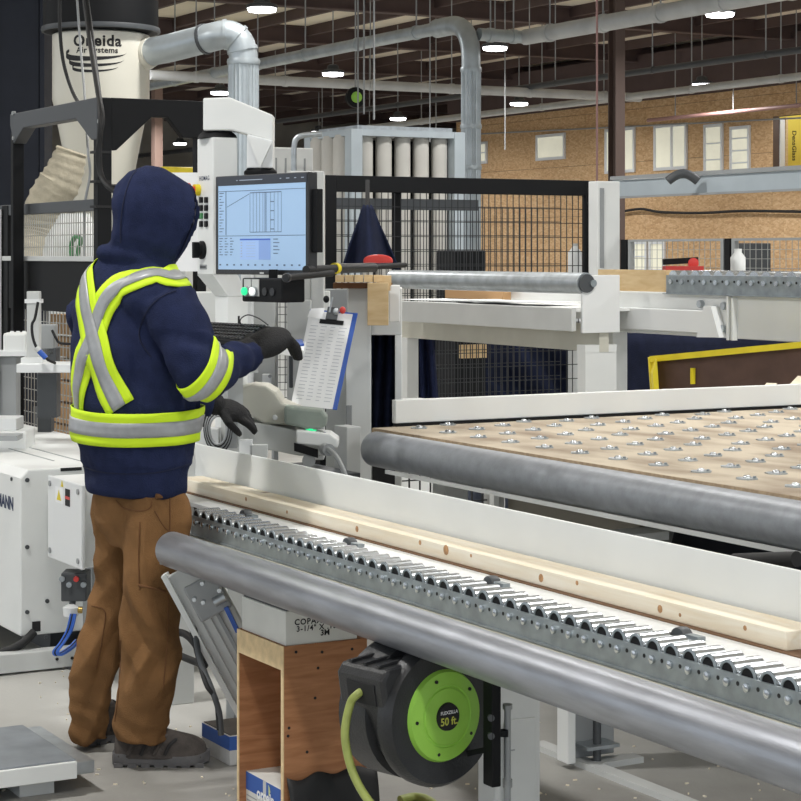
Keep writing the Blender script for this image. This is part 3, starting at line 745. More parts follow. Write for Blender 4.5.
def sheet(u, v, c=None): return None
q = G(497, 302.5, zt_ + 0.002)
for k, (px, py, rot, lb) in enumerate(((520, 302, 0.2, 'loose white paper sheet on top of the tray pile'), (488, 301.5, -0.3, 'white paper sheet at left of the tray pile'), (455, 303, 0.1, 'white paper with brown edge at the tray\'s far end'))):
    pc = Q(px, py, RY + 0.18 + 0.04 * k); pc.z = zt_ + 0.004 + 0.005 * (2 - k)
    ca, sa = math.cos(rot), math.sin(rot)
    tag(M().obox(pc, V((ca, sa, 0)), V((-sa, ca, 0)), UZ, 0.36, 0.16, 0.002).build('paper_sheet', paper), lb, 'paper', 'papers on the raised tray')
p0 = Q(432, 290, RY + 0.5)
tag(bx('cardboard_sheet', (p0.x, RY + 0.6, zt_), (Q(473, 290, RY + 0.5).x + 0.2, RY + 0.66, zt_ + 0.14), kraft), 'brown cardboard offcut standing under the steel roller', 'cardboard')
p0 = D(461, 262, 16.2)
tag(bx('black_case', (p0.x - 0.16, p0.y - 0.14, 0.0), (p0.x + 0.16, p0.y + 0.14, EYE + 5 / FPX * 15), black, None, 0.01), 'black case standing behind the steel edge roller', 'case')
p0 = D(575, 258, 15.6)
t = thing('white_canister', 'white canister behind the fence near the black post', 'canister', V((p0.x, p0.y, 0)))
M().lathe([(0.05, 0), (0.055, 0.01), (0.055, EYE + 0.02), (0.03, EYE + 0.05), (0.02, EYE + 0.07)], V((p0.x, p0.y, 0)), n=20).build('body', white_b, t, 40)
M().lathe([(0.022, EYE + 0.07), (0.022, EYE + 0.09)], V((p0.x, p0.y, 0)), n=14).build('cap', lgrey, t, 40)

# raised conveyor at right
CY = 6.4
x0c, x1c = Q(600, 300, CY).x, Q(860, 300, CY).x
t = thing('raised_conveyor', 'raised white beam conveyor with galvanised roller rail', 'conveyor', V((x1c, CY, 0)))
def cz(py, px): return Q(px, py, CY).z
zb0, zb1 = cz(332, 620), cz(291, 620)
bx('beam', (x0c, CY, zb0), (x1c, CY + 0.3, zb1), white, t, 0.006)
xs = Q(667, 280, CY).x
zr0, zr1 = cz(294, 667), cz(275, 667)
bx('rail', (xs, CY - 0.006, zr0), (x1c, CY, zr1), galv_d, t)
bx('rail_flange', (xs, CY - 0.03, zr0), (x1c, CY - 0.006, zr0 + 0.004), galv_d, t)
roll = M().cyl((0, 0.002, 0), (0, 0.28, 0), 0.041, n=20).mesh('roller', smooth=40); roll.materials.append(chrome)
bolt = M().cyl((0, -0.012, 0), (0, 0, 0), 0.014, n=8).mesh('bolt', smooth=40); bolt.materials.append(chrome)
hole = M().cyl((0, -0.002, 0), (0, 0, 0), 0.007, n=8).mesh('rail_hole'); hole.materials.append(ink)
x = xs + 0.05
while x < x1c - 0.05:
    put('roller', roll, t, (x, CY, zr1 - 0.016)); put('bolt', bolt, t, (x, CY - 0.006, zr1 - 0.035)); put('rail_hole', hole, t, (x + 0.048, CY - 0.006, zr1 - 0.03))
    x += 0.0965
xj = Q(731, 320, CY).x
bx('joint_flange', (xj, CY - 0.03, cz(340, 731)), (xj + 0.012, CY, zb1 - 0.005), white, t); bx('joint_flange', (xj + 0.04, CY - 0.03, cz(340, 731)), (xj + 0.052, CY, zb1 - 0.02), white, t)
xa_, xb_ = Q(622, 318, CY).x, Q(712, 318, CY).x
bx('side_arm', (xa_ - 0.2, CY - 0.05, cz(328, 620)), (xb_, CY - 0.01, cz(307, 620)), white_b, t, 0.004)
M().prism([V((xb_, CY - 0.055, cz(306, 715))), V((xb_ + 0.06, CY - 0.055, cz(306, 715))), V((xb_ + 0.13, CY - 0.055, cz(337, 722))), V((xb_ - 0.06, CY - 0.055, cz(337, 705)))], V((0, 0.05, 0))).build('arm_bracket', white_b, t)
for px, py in ((702.5, 304), (702.5, 329), (726, 306), (725, 329)):
    q = Q(px, py, CY); M().cyl(q - UY * 0.025, q + UY * 0.002, 0.02, n=8).build('bolt', galv, t, 40)
for lx in (Q(850, 300, CY).x, Q(588, 300, CY).x): bx('leg', (lx, CY + 0.1, 0), (lx + 0.1, CY + 0.2, zb0), white, t)
p0, p1 = Q(598, 282, CY + 0.02), Q(666, 282, CY + 0.02)
tag(bx('pine_board', (p0.x, CY + 0.02, zb1 + 0.001), (p1.x, CY + 0.11, cz(270, 640)), pine2), 'pale pine board standing on the raised white beam', 'board')
# navy sheet behind and yellow rimmed bin
def skirt(u, v): return Q(618 + 260 * u, 333 + 70 * v, 7.6 + 0.03 * math.sin(u * 9))
cloth('navy_curtain', 'dark navy sheet hanging under the raised white beam', skirt, 20, 6, navy_d, 'sheet', 0.01)
t = thing('waste_bin', 'brown waste bin with bright yellow rim beyond the table', 'bin', G(720, 420, 0.1))
BYb = 6.05
bl, br = D(650, 357, 10.3), D(830, 341, 9.3)
bt = [D(654, 358, 10.2), D(830, 341, 9.4), D(830, 420, 9.4), D(658, 420, 10.2)]
away = (CF * 0.75 + CR * -0.1)
M().prism(bt, CF * 0.02).build('back_panel', bin_m, t)
M().bar(D(653, 359, 10.2), D(831, 342, 9.4), 0.05, 0.03).build('rim', yellow, t)
M().bar(D(653, 357, 10.2), D(658, 425, 10.2), 0.05, 0.03, up=CF).build('rim', yellow, t)
near = CF * -0.55
M().prism([D(650, 372, 10.2), D(654, 358, 10.2), D(658, 420, 10.2), D(653, 420, 10.2)], near * 0.2).build('side_panel', yellow, t)
M().prism([D(653, 400, 10.2) + near, D(830, 392, 9.4) + near, D(830, 430, 9.4) + near, D(653, 430, 10.2) + near], CF * 0.02).build('front_panel', yellow, t)
bx('bin_tag', D(694, 378, 10.0) - V((0.005, 0.02, 0.03)), D(694, 372, 10.0) + V((0.005, 0.005, 0.02)), yellow, t)
for k, (px, py) in enumerate(((765, 391), (796, 384))):
    a = D(px - 6, py + 8, 9.3); b = D(px + 7, py - 6, 9.5)
    tag(M().bar(a, b, 0.05, 0.02).build('wood_offcut', pine), ['small pale wood offcut poking from the yellow bin', 'larger pale wood offcut at the bin\'s right end'][k], 'offcut')

# grey cable channel, low fence and tool bench behind on the right
t = thing('cable_channel', 'long pale grey overhead channel beside the white post', 'channel', Q(801, 185, 9.0))
xa, xb = Q(612, 188, 9.0).x, Q(850, 180, 9.0).x
zz0, zz1 = Q(620, 197, 9.0).z, Q(620, 180, 9.0).z
bx('channel_body', (xa, 9.0, zz0), (xb, 9.25, zz1), steel_b, t, 0.006)
bx('upper_lip', (xa, 8.98, zz1), (xb, 9.0, zz1 + 0.03), mgrey, t); bx('lower_lip', (xa, 8.975, zz0 - 0.012), (xb, 9.0, zz0 + 0.004), mgrey, t)
bx('hanger', (xb - 0.1, 9.1, zz1), (xb - 0.08, 9.12, CEIL - 0.3), mgrey, t); bx('wall_tie', (xa - 0.3, 9.05, zz0), (xa, 9.2, zz1), mgrey, t)
hp = [D(668 + 3.0 * k, 181 - 7.5 * math.sin(math.pi * k / 10) , 14.6) for k in range(11)]
tag(M().tube(hp, 0.035, 10).build('corrugated_hose', dgrey, None, 60), 'short dark corrugated hose lying on the overhead channel', 'hose')
tag(M().tube(spline([Q(615, 213, 26.9), Q(640, 209, 26.9), Q(660, 212, 26.9), Q(700, 213, 26.9), Q(745, 211, 26.9), Q(810, 212, 26.9)], 6), 0.03, 8).build('wall_cable', rubber, None, 60), 'thick black cable run along the lower strand board', 'cable')
t = thing('low_fence', 'grey framed low mesh fence before the strand board wall', 'fence', V((Q(801, 270, 12.5).x, 12.5, 0)))
def lz(py, px): return Q(px, py, 12.5).z
xs_ = [Q(px, 260, 12.5).x for px in (626, 631, 722, 726, 735, 840)]
ztop = lz(239, 680)
for px0, px1, m in ((622, 628, black), (629.5, 632, mgrey), (722, 725, mgrey), (726, 731, black), (733, 736, mgrey)):
    bx('post', (Q(px0, 260, 12.5).x, 12.48, 0), (Q(px1, 260, 12.5).x, 12.53, ztop), m, t)
bx('top_rail', (Q(632, 260, 12.5).x, 12.48, ztop - 0.025), (Q(722, 260, 12.5).x, 12.52, ztop), mgrey, t)
bx('top_rail', (Q(736, 260, 12.5).x, 12.48, ztop - 0.025), (Q(850, 260, 12.5).x, 12.52, ztop), mgrey, t)
wire_panel(t, (Q(632, 260, 12.5).x, 12.5), (Q(850, 260, 12.5).x, 12.5), 0.1, ztop - 0.02, 0.09, 0.0025, wire_m, 'x', 0.09)
p0 = D(679, 263, 17)
t = thing('mitre_saw', 'red and black mitre saw on a far bench behind fence', 'saw', V((p0.x, p0.y, 0)))
bx('bench', (p0.x - 0.35, p0.y - 0.2, 0), (p0.x + 0.35, p0.y + 0.2, EYE - 0.16), dgrey, t)
M().lathe([(0.02, -0.03), (0.045, -0.025), (0.045, 0.025), (0.02, 0.03)], D(693, 263, 17), CF, n=20).build('blade_guard', red_p, t, 40)
M().bar(D(663, 262, 17), D(698, 260, 17), 0.05, 0.05).build('slide_bar', black, t)
M().bar(D(664, 269, 17), D(702, 269, 17), 0.2, 0.05).build('saw_table', red_p, t)
p0 = D(738, 262, 16)
tag(M().lathe([(0.06, 0), (0.06, EYE - 0.02), (0.03, EYE + 0.02), (0.03, EYE + 0.05)], V((p0.x, p0.y, 0)), n=18).build('white_bottle', white, None, 40), 'pale bottle column behind the low fence post', 'canister')
p0 = D(748, 255, 22)
tag(bx('dark_grille_cabinet', (p0.x - 0.15, p0.y - 0.12, 0), (p0.x + 0.15, p0.y + 0.2, EYE + 0.13), dgrey, None, 0.01), 'dark grille cabinet behind the low mesh fence', 'cabinet')
# ================================================================== saw infeed conveyor, foreground
XR = -2.2                                   # runs out of the picture to the right
t = conv = thing('infeed_conveyor', 'galvanised roller conveyor with white back guard carrying a pine stud', 'conveyor', V((-4.0, 2.45, 0)))
bx('side_rail', (-5.6, 2.357, 0.668), (XR, 2.362, 0.724), galv_d, t)
bx('rail_lip', (-5.6, 2.350, 0.666), (XR, 2.357, 0.670), galv_d, t)
bx('inner_rail', (-5.6, 2.436, 0.69), (XR, 2.440, 0.722), galv_d, t)
bx('ledge', (-5.6, 2.235, 0.645), (XR, 2.43, 0.664), beige, t, 0.003)
bx('frame_beam', (-5.6, 2.44, 0.60), (XR, 2.62, 0.645), lgrey, t, 0.004)
bx('bed_plate', (-6.25, 2.445, 0.722), (XR, 2.643, 0.735), white_b, t, 0.002)
bx('back_guard', (-6.25, 2.645, 0.66), (XR, 2.655, 0.874), white, t, 0.003)
bx('guard_end', (-6.27, 2.60, 0.66), (-6.25, 2.655, 0.874), white_b, t, 0.002)
bx('gap_shadow_strip', (-6.2, 2.524, 0.735), (XR, 2.60, 0.7375), mat('gap_shade_brown', (112, 84, 60), 0.8), t)  # brown strip coloured in as the shade line under the stud
roll = M().cyl((0, 0.001, 0), (0, 0.072, 0), 0.0245, n=20).mesh('roller', smooth=40); roll.materials.append(chrome)
rcap = M().lathe([(0.0235, 0.0), (0.024, -0.003), (0.019, -0.004), (0.018, 0.0)], (0, 0, 0), UY, n=20, caps=False).mesh('roller_end', smooth=40); rcap.materials.append(galv_d)
bore = M().cyl((0, -0.002, 0), (0, 0.0005, 0), 0.0195, n=16).mesh('roller_bore'); bore.materials.append(black)
bolt = M().lathe([(0.0, 0.0), (0.0085, 0.0), (0.0085, -0.006), (0.003, -0.008), (0, -0.008)], (0, 0, 0), UY, n=10, caps=False).mesh('bolt', smooth=40); bolt.materials.append(chrome)
hole = M().cyl((0, -0.0008, 0), (0, 0.001, 0), 0.0045, n=8).mesh('rail_hole'); hole.materials.append(ink)
x = -5.57
while x < XR - 0.02:
    r_ = put('roller', roll, t, (x, 2.3635, 0.722)); put('roller_end', rcap, r_, (x, 2.3640, 0.722)); put('roller_bore', bore, r_, (x, 2.3640, 0.722))
    put('bolt', bolt, t, (x + 0.006, 2.357, 0.706)); put('rail_hole', hole, t, (x + 0.036, 2.357, 0.708))
    x += 0.0595
for px in (246, 350, 492, 682):             # transfer wheels let into the bed plate
    q = Q(px, 500, 2.462); w = thing_w = M().lathe([(0.004, -0.012), (0.024, -0.012), (0.026, 0), (0.024, 0.012), (0.004, 0.012)], (q.x, 2.462, 0.729), UY, n=20).build('transfer_wheel', dgrey, t, 40)
    bx('wheel_fork', (q.x + 0.024, 2.452, 0.735), (q.x + 0.065, 2.472, 0.744), galv_d, w)
    bx('wheel_slot', (q.x - 0.04, 2.448, 0.735), (q.x + 0.02, 2.476, 0.7362), black, w)
for px in (248, 300, 560, 744):
    q = Q(px, 600, 2.23); bx('slot_bolt', (q.x - 0.012, 2.245, 0.664), (q.x + 0.012, 2.255, 0.668), dgrey, t)
# legs of the conveyor
def leg_column(px0, px1, y, label=None):
    xx = Q((px0 + px1) / 2, 700, y).x
    return xx
XL = Q(478, 740, 2.50).x
ya, yb = XP(495, 740, XL).y, XP(541, 740, XL).y
bx('leg', (XL - 0.085, ya, 0), (XL, yb, 0.62), lgrey, t, 0.008)
bx('leg_cover', (XL, ya + 0.025, 0.0), (XL + 0.010, yb - 0.02, XP(520, 718, XL).z), lgrey, t, 0.003)
bx('leg_cover_seam', (XL + 0.010, ya + 0.025, 0.30), (XL + 0.0115, ya + 0.05, 0.303), mgrey, t)
lg = Q(182, 700, 2.62); bx('leg', (lg.x - 0.06, 2.56, 0), (lg.x + 0.06, 2.64, 0.66), lgrey, t, 0.004)
XL3 = Q(172, 700, 2.42).x
# stud of timber on the bed
xe = Q(785, 647, 2.535).x
stud = tag(bx('pine_stud', (-6.15, 2.538, 0.7375), (xe, 2.63, 0.7755), pine, None, 0.002), 'long pale pine stud lying on the conveyor bed', 'timber')
knot_m = mat('pine_knot', (178, 136, 94), 0.8, var=0.25, scale=60)
for px, py, w in ((246, 499, 6), (287, 512, 5), (357, 529, 8), (420, 540, 6), (446, 550, 12), (471, 553, 4), (541, 578, 9), (577, 582, 5), (660, 609, 8), (680, 615, 4), (745, 628, 5)):
    q = Q(px, py, 2.5378); zq = min(max(q.z, 0.748), 0.766)
    M().lathe([(w * 0.0011, 0.0), (w * 0.0011, -0.0008), (w * 0.0004, -0.0012)], (q.x, 2.5382, zq), UY, n=9).build('knot', knot_m, stud)

# ---- front steel tube on tilting arms
t = thing('front_tube_roller', 'long grey steel tube roller along the conveyor front', 'roller', V((-4, 2.17, 0.67)))
xl = Q(171, 552, 2.17).x
prof = [(0.040, 0.004), (0.048, 0.0), (0.0505, 0.006), (0.0505, XR - xl)]
M().lathe(prof, (xl, 2.17, 0.673), UX, n=40).build('steel_tube', tube_steel, t, 40)
M().lathe([(0.012, -0.03), (0.02, -0.02), (0.02, 0.01)], (xl, 2.17, 0.673), UX, n=16).build('axle_stub', dgrey, t, 40)
M().prism([V((xl - 0.006, 2.17 - 0.036, 0.69)), V((xl - 0.006, 2.17 + 0.02, 0.69)), V((xl - 0.006, 2.17 + 0.03, 0.617)), V((xl - 0.006, 2.17 - 0.03, 0.63))], UX * -0.008).build('end_bracket', galv, t, None, 0.003)
bx('under_rail', (xl + 0.12, 2.175, 0.621), (XR, 2.185, 0.6235), mgrey, t)
# tilting arm of aluminium profile under the left end
a0, a1 = D(172, 574, 5.72), D(268, 752, 5.72)
ad = (a1 - a0).normalized(); side = ad.cross(UZ).normalized(); nrm = side.cross(ad)
side = (CR - ad * CR.dot(ad)).normalized(); nrm = side.cross(ad).normalized()
if nrm.dot(CF) > 0: nrm = -nrm
a0 += side * 0.05; a1 += side * 0.05
arm = M().obox((a0 + a1) / 2, ad, side, nrm, (a1 - a0).length / 2, 0.062, 0.018).build('tilting_arm', lgrey, t, None, 0.003)
for k, off in enumerate((-0.04, -0.013, 0.014, 0.04)):
    M().obox((a0 + a1) / 2 + side * off + nrm * 0.02, ad, side, nrm, (a1 - a0).length / 2 - 0.06, 0.005, 0.006).build('profile_rib', lgrey if k != 2 else mgrey, arm)
M().obox((a0 + a1) / 2 - side * 0.068 + nrm * 0.006, ad, side, nrm, (a1 - a0).length / 2 + 0.01, 0.008, 0.028).build('profile_edge', white, arm)
pv = D(208, 597, 5.62)
pl = M().obox(pv, ad, side, nrm, 0.055, 0.05, 0.012).build('pivot_plate', mgrey, t, None, 0.006)
for px, py, Yd in ((203, 582, 5.58), (220, 589, 5.58), (195, 598, 5.58), (204, 601, 5.58)):
    q = D(px, py, Yd); M().cyl(q, q + nrm * 0.02 - CF * 0.01, 0.006, n=10).build('bolt', chrome, pl, 40)
q = D(219, 600, 5.58); M().cyl(q - side * 0.015, q + side * 0.02, 0.014, n=12).build('clevis', galv, t, 40)
M().bar(D(226, 607, 5.6), D(238, 632, 5.6), 0.014, 0.012).build('blue_clip', blue_p, t)
M().bar(D(218, 592, 5.85), D(275, 700, 5.85), 0.07, 0.02).build('tilting_arm', mgrey, t)
q = D(236, 690, 6.2); bx('arm_foot', (q.x - 0.03, q.y - 0.02, 0), (q.x + 0.03, q.y + 0.03, q.z), galv, t)
for pts, r, m, lb in (([D(188, 600, 5.75), D(195, 632, 5.7), D(200, 660, 5.66), D(212, 690, 5.6), D(219, 712, 5.6), D(221, 735, 5.6)], 0.009, dgrey, 'dark grey hose dropping beside the tilting arm'),
                      ([D(188, 610, 5.75), D(196, 650, 5.7), D(206, 684, 5.6), D(216, 700, 5.6), D(219, 730, 5.6)], 0.007, rubber, 'thin black hose beside the tilting arm'),
                      ([D(172, 632, 6.3), D(185, 634, 6.2), D(196, 645, 6.1), D(205, 664, 6.0), D(196, 662, 6.1), D(178, 655, 6.3)], 0.012, rubber, 'black hose loop behind the worker\'s knee')):
    tag(M().tube(spline(pts, 6), r, 8).build('hose', m, None, 60), lb, 'hose')

# ================================================================== second table with studded board
TZ = 0.862
TX0, TX1, TY0, TY1 = -6.62, -1.6, 3.52, 6.1
t = thing('studded_table', 'wide fibre board table dotted with metal ball studs', 'table', V((-5, 4.6, 0)))
bx('board_top', (TX0, TY0, TZ - 0.022), (TX1, TY1, TZ), osb_table, t)
bx('board_edge', (TX0, TY0 - 0.002, TZ - 0.022), (TX1, TY0, TZ - 0.0005), board_edge, t)
bx('top_frame', (TX0 - 0.02, TY0 + 0.04, TZ - 0.12), (TX1, TY1, TZ - 0.022), lgrey, t)
M().lathe([(0.05, 0.0), (0.061, 0.002), (0.064, 0.008), (0.064, TX1 - Q(375, 446, 3.44).x)], (Q(375, 446, 3.44).x, 3.44, 0.802), UX, n=36).build('edge_tube', tube_dark, t, 40)
M().lathe([(0.01, -0.03), (0.02, -0.028), (0.02, 0.01)], (Q(375, 446, 3.44).x, 3.44, 0.802), UX, n=16).build('tube_axle', galv, t, 40)
bx('edge_trim', (Q(385, 446, 3.40).x, 3.40, 0.728), (TX1, 3.41, 0.742), lgrey, t)
bx('end_rail', (TX0 - 0.03, TY0 + 0.1, TZ + 0.012), (TX0, TY1 + 1.6, TZ + 0.10), white, t, 0.003)
bx('end_gap', (TX0 - 0.02, TY0 + 0.1, TZ - 0.02), (TX0 + 0.005, TY1 + 1.6, TZ + 0.012), black, t)
bp = Q(352, 470, 3.62)
bx('end_bracket', (Q(347, 450, 3.5).x - 0.03, 3.46, 0.62), (Q(356, 450, 3.5).x, 3.52, 0.86), lgrey, t, 0.003)
plate = M()
plate.prism([V((0.034 * math.cos(a), 0.034 * math.sin(a), 0)) for a in [math.pi * 2 * k / 6 for k in range(6)]], UZ * 0.004)
pm = plate.mesh('ball_stud'); pm.materials.append(galv)
dome = M().lathe([(0.013, 0.003), (0.012, 0.007), (0.008, 0.011), (0.003, 0.012)], (0, 0, 0), n=12).mesh('ball', smooth=50); dome.materials.append(chrome)
scr = M().cyl((0.024, 0, 0.004), (0.024, 0, 0.010), 0.005, n=8).mesh('screw'); scr.materials.append(galv_d)
nst = 0
for r in range(15):
    yy = 3.665 + 0.165 * r
    x = -6.80 + 0.0 + (0.108 if r % 2 == 0 else 0.0) + (0.18 if r % 2 == 0 else 0.19) * 0
    x = -6.735 + 0.215 if r % 2 == 0 else -6.59 + 0.0
    if r % 4 in (2, 3): x += 0.06 if r % 4 == 2 else 0.02
    while x < -3.2:
        d_ = -x * C + yy * S; pxx = 400.5 + FPX * (x * S + yy * C) / d_
        if 395 < pxx < 830:
            s_ = put('ball_stud', pm, t, (x, yy, TZ)); s_.rotation_euler.z = 0.3 + 0.4 * random.random(); put('ball', dome, s_, (x, yy, TZ)); put('screw', scr, s_, (x, yy, TZ)); nst += 1
        x += 0.215
# jack leg and floor frame of the table
fl = G(568, 771, 0); XL2, ya2 = fl.x, fl.y
bx('jack_leg', (XL2 - 0.06, ya2, 0.018), (XL2, XP(576, 740, XL2).y, 0.655), white, t, 0.004)
bx('jack_leg', (XL2 - 0.10, XP(577, 740, XL2).y, 0.018), (XL2 - 0.05, XP(624, 740, XL2).y, 0.655), mgrey, t, 0.004)
jy, jz = XP(597, 740, XL2).y, XP(598, 745, XL2).z
bx('jack_plate', (XL2 - 0.05, jy - 0.05, jz - 0.006), (XL2 + 0.03, jy + 0.06, jz + 0.004), galv, t)
M().cyl((XL2, jy, 0.018), (XL2, jy, 0.655), 0.012, n=12).build('threaded_rod', dgrey, t, 40)
bx('jack_head', (XL2 - 0.1, ya2, 0.655), (XL2 + 0.02, ya2 + 0.35, 0.68), lgrey, t)
fy_ = G(545, 754, 0).y
bx('foot_rail', (G(530, 748, 0).x, fy_, 0), (XL2 + 1.8, fy_ + 0.05, 0.018), lgrey, t)
bx('foot_rail', (XL2 - 0.03, fy_ + 0.05, 0), (XL2 + 0.03, XP(638, 755, XL2).y, 0.018), lgrey, t)
for lx_, ly_ in ((TX0 + 0.05, 3.75), (TX0 + 0.05, 5.9), (-3.6, 3.75), (-3.6, 5.9)): bx('leg', (lx_, ly_, 0), (lx_ + 0.1, ly_ + 0.1, TZ - 0.12), lgrey, t, 0.004)
bx('apron_plate', (Q(508, 480, 3.6).x, 3.6, 0.30), (Q(640, 480, 3.6).x, 3.62, TZ - 0.12), mat('taupe_panel', (140, 134, 122), 0.6), t)
bx('frame_post', (Q(499, 480, 3.58).x, 3.56, 0.1), (Q(504, 480, 3.58).x, 3.58, TZ - 0.12), lgrey, t)
# things seen under the table
p = Q(655, 545, 3.75)
t = thing('motor_drum', 'dark blue motor drum under the studded table', 'motor', V((p.x, 3.75, 0)))
M().lathe([(0.05, 0), (0.2, 0.01), (0.21, 0.03), (0.21, 0.7), (0.19, 0.72)], (p.x + 0.0, 4.0, 0.55), UX, n=32).build('drum', navy_steel, t, 40)
bx('stand', (p.x - 0.12, 3.85, 0), (p.x + 0.5, 4.15, 0.40), dgrey, t)
bx('gearbox', (p.x - 0.22, 3.86, 0.42), (p.x - 0.02, 4.12, 0.66), mgrey, t, 0.02)
tag(M().cyl(Q(735, 561, 3.3), Q(797, 559, 3.3), 0.02, n=14).build('black_handle_bar', rubber, None, 40), 'black rubber bar under the right end of steel tube', 'bar')
t = thing('lower_wire_fence', 'black wire panel seen under the studded table', 'fence', V((-7.3, 3.6, 0)))
wire_panel(t, (-7.6, 3.80), (-7.6, 4.7), 0.1, 0.85, 0.05, 0.003, wire_k, 'y', 0.1)
bx('post', (-7.63, 4.62, 0), (-7.58, 4.70, 0.86), lgrey, t); bx('post', (-7.63, 3.78, 0), (-7.58, 3.82, 0.86), black, t)
bx('bottom_rail', (-7.62, 3.82, 0.06), (-7.59, 4.62, 0.1), black, t)
def crumple(u, v): return D(440 + 75 * u, 470 + 102 * v, 9.5 + 0.1 * math.sin(u * 9 + v * 5))
cloth('dark_blue_wrap', 'crumpled dark plastic behind the lower wire panel', crumple, 14, 8, mat('slate_plastic', (72, 78, 92), 0.4), 'plastic sheet')
p = D(425, 480, 10.5)
tag(bx('white_crate', (p.x - 0.5, p.y - 0.3, 0), (p.x, p.y + 0.25, 0.72), white), 'white crate behind the lower wire panel', 'crate')

# ================================================================== plywood stand with cartons
cx, cy = Q(284, 645, 2.2).x, 2.2
t = thing('plywood_stand', 'open plywood box stand on the floor under the tube', 'stand', V((cx - 0.13, cy + 0.13, 0)))
bw = cx - Q(238, 640, 2.2).x; bd = XP(367, 640, cx).y - cy; H = 0.498
th = 0.018
bx('side_panel', (cx - th, cy, 0), (cx, cy + bd, H), ply, t)
bx('side_panel', (cx - bw, cy, 0), (cx - bw + th * 0.5, cy + bd, H), ply, t)
bx('back_panel', (cx - bw + th, cy + bd - th, 0.0), (cx - th, cy + bd, H), ply, t)
bx('top_panel', (cx - bw, cy, H), (cx, cy + bd, H + 0.012), ply, t)
bx('top_edge', (cx - bw, cy - 0.003, H - 0.05), (cx, cy, H + 0.012), ply_edge, t)
bx('front_edge', (cx - bw, cy - 0.003, 0), (cx - bw + th * 0.5, cy, H - 0.05), ply_edge, t)
bx('front_edge', (cx - th * 0.7, cy - 0.003, 0), (cx, cy, H - 0.05), ply_edge, t)
bx('floor_panel', (cx - bw + th * 0.5, cy, 0.0), (cx - th, cy + bd - th, 0.018), ply, t)
for py, pz in ((296, 652), (322, 652), (352, 649), (318, 668), (315, 698), (289, 728), (288, 736), (307, 752)):
    q = XP(py, pz, cx); M().cyl(q - UX * 0.001, q + UX * 0.0012, 0.004, n=8).build('screw_head', ink, t)
z0 = H + 0.012
t = thing('screw_carton', 'white carton with black stamped text on the plywood stand', 'carton', V((cx - 0.13, cy + 0.13, z0)))
c0 = cx - 0.004; c1 = cx - bw + 0.012; cyb = XP(358, 640, cx).y
bx('carton_body', (c1, cy + 0.006, z0), (c0, cyb, z0 + 0.088), carton, t, 0.002)
M().box((c1 + 0.004, cy + 0.01, z0 + 0.088), (c0 - 0.004, cyb - 0.004, z0 + 0.092)).build('lid_flap', dgrey, t)
def on_carton(px, py):
    q = XP(px, py, c0)
    return lambda a, b: V((c0 + 0.0008, q.y + a, q.z + b))
lettering('COPAX Z', 0.021, on_carton(312, 621), ink, t, 0.0006, space=1.15)
lettering('3-1/4" X .131"', 0.020, on_carton(320, 627), ink, t, 0.0005, space=1.15)
lettering('3M', 0.021, on_carton(325, 632.5), ink, t, 0.0006)
# blue and white nail carton inside the stand
t = thing('nail_carton', 'blue and white nail carton inside the plywood stand', 'carton', V((cx - 0.13, cy + 0.12, 0.018)))
n0, n1 = Q(245, 780, cy + 0.02).x, cx - th - 0.002
zt = Q(245, 770, cy + 0.02).z
ny0, ny1 = cy + 0.02, cy + bd - 0.03
bx('carton_body', (n0, ny0, 0.018), (n1, ny1, zt), carton, t, 0.002)
bx('blue_print', (n0, ny0 - 0.0006, zt - 0.048), (n1, ny0, zt - 0.001), carton_blue, t)
bx('carton_stripe', (n0 + (n1 - n0) * 0.44, ny0 - 0.001, zt - 0.10), (n0 + (n1 - n0) * 0.51, ny0 - 0.0006, zt), lgrey, t)
lettering('orcein', 0.042, lambda a, b: V(((n0 + n1) / 2 + a, ny0 - 0.0014, zt - 0.042 + b)), paper, t, 0.0014)
sw = M().prism([V(((n0 + n1) / 2 + dx, ny0 - 0.0011, zt - 0.005 + dz)) for dx, dz in ((0.018, 0), (0.026, -0.006), (0.03, -0.016), (0.024, -0.026), (0.02, -0.03))], UY * -0.0004); sw.build('leaf_mark', mat('pale_leaf', (196, 206, 140), 0.6), t)
for k in range(4): bx('print_line', (n0 + 0.012, ny0 - 0.0006, zt - 0.064 - 0.012 * k), (n0 + 0.075 - 0.012 * (k % 2), ny0, zt - 0.061 - 0.012 * k), mgrey, t)
# second carton on the floor by the shoe
q = G(213, 757, 0.0)
t = thing('blue_carton', 'scuffed blue and white carton on the floor by the shoe', 'carton', V((q.x, q.y, 0)))
w_, d_ = 0.3, 0.10
cxx = XP(228, 740, Q(228, 740, 2.32).x).x
q = G(229.5, 766, 0); b0, b1 = V((Q(202, 740, q.y).x, q.y, 0)), V((q.x, q.y + 0.14, 0.088))
bx('carton_body', b0, b1, mat('dusty_carton', (196, 196, 194), 0.8, var=0.12, scale=14), t, 0.002)
bx('blue_print', (b0.x, b0.y - 0.0006, 0.045), (b1.x, b0.y, 0.086), carton_blue, t); bx('blue_print', (b1.x, b0.y, 0.045), (b1.x + 0.0006, b1.y, 0.086), carton_blue, t)
bx('carton_top', (b0.x + 0.004, b0.y + 0.004, 0.088), (b1.x - 0.004, b1.y - 0.004, 0.090), dirty, t)
for k in range(3): bx('print_line', (b1.x, b0.y + 0.03, 0.008 + 0.01 * k), (b1.x + 0.0006, b0.y + 0.07, 0.012 + 0.01 * k), dgrey, t)
# dark cloth at the stand's foot
def rag(u, v):
    p_ = XP(290 + 88 * u, 0, cx + 0.03); z_ = XP(290 + 88 * u, 780 - 12 * u + 3 * math.sin(u * 14), cx + 0.03).z
    return V((cx + 0.012 + 0.05 * v + 0.01 * math.sin(u * 8 + v * 3), p_.y, z_ * (1 - v)))
cloth('black_rag', 'black cloth sheet propped against the plywood stand', rag, 20, 8, rubber, 'cloth', 0.006)

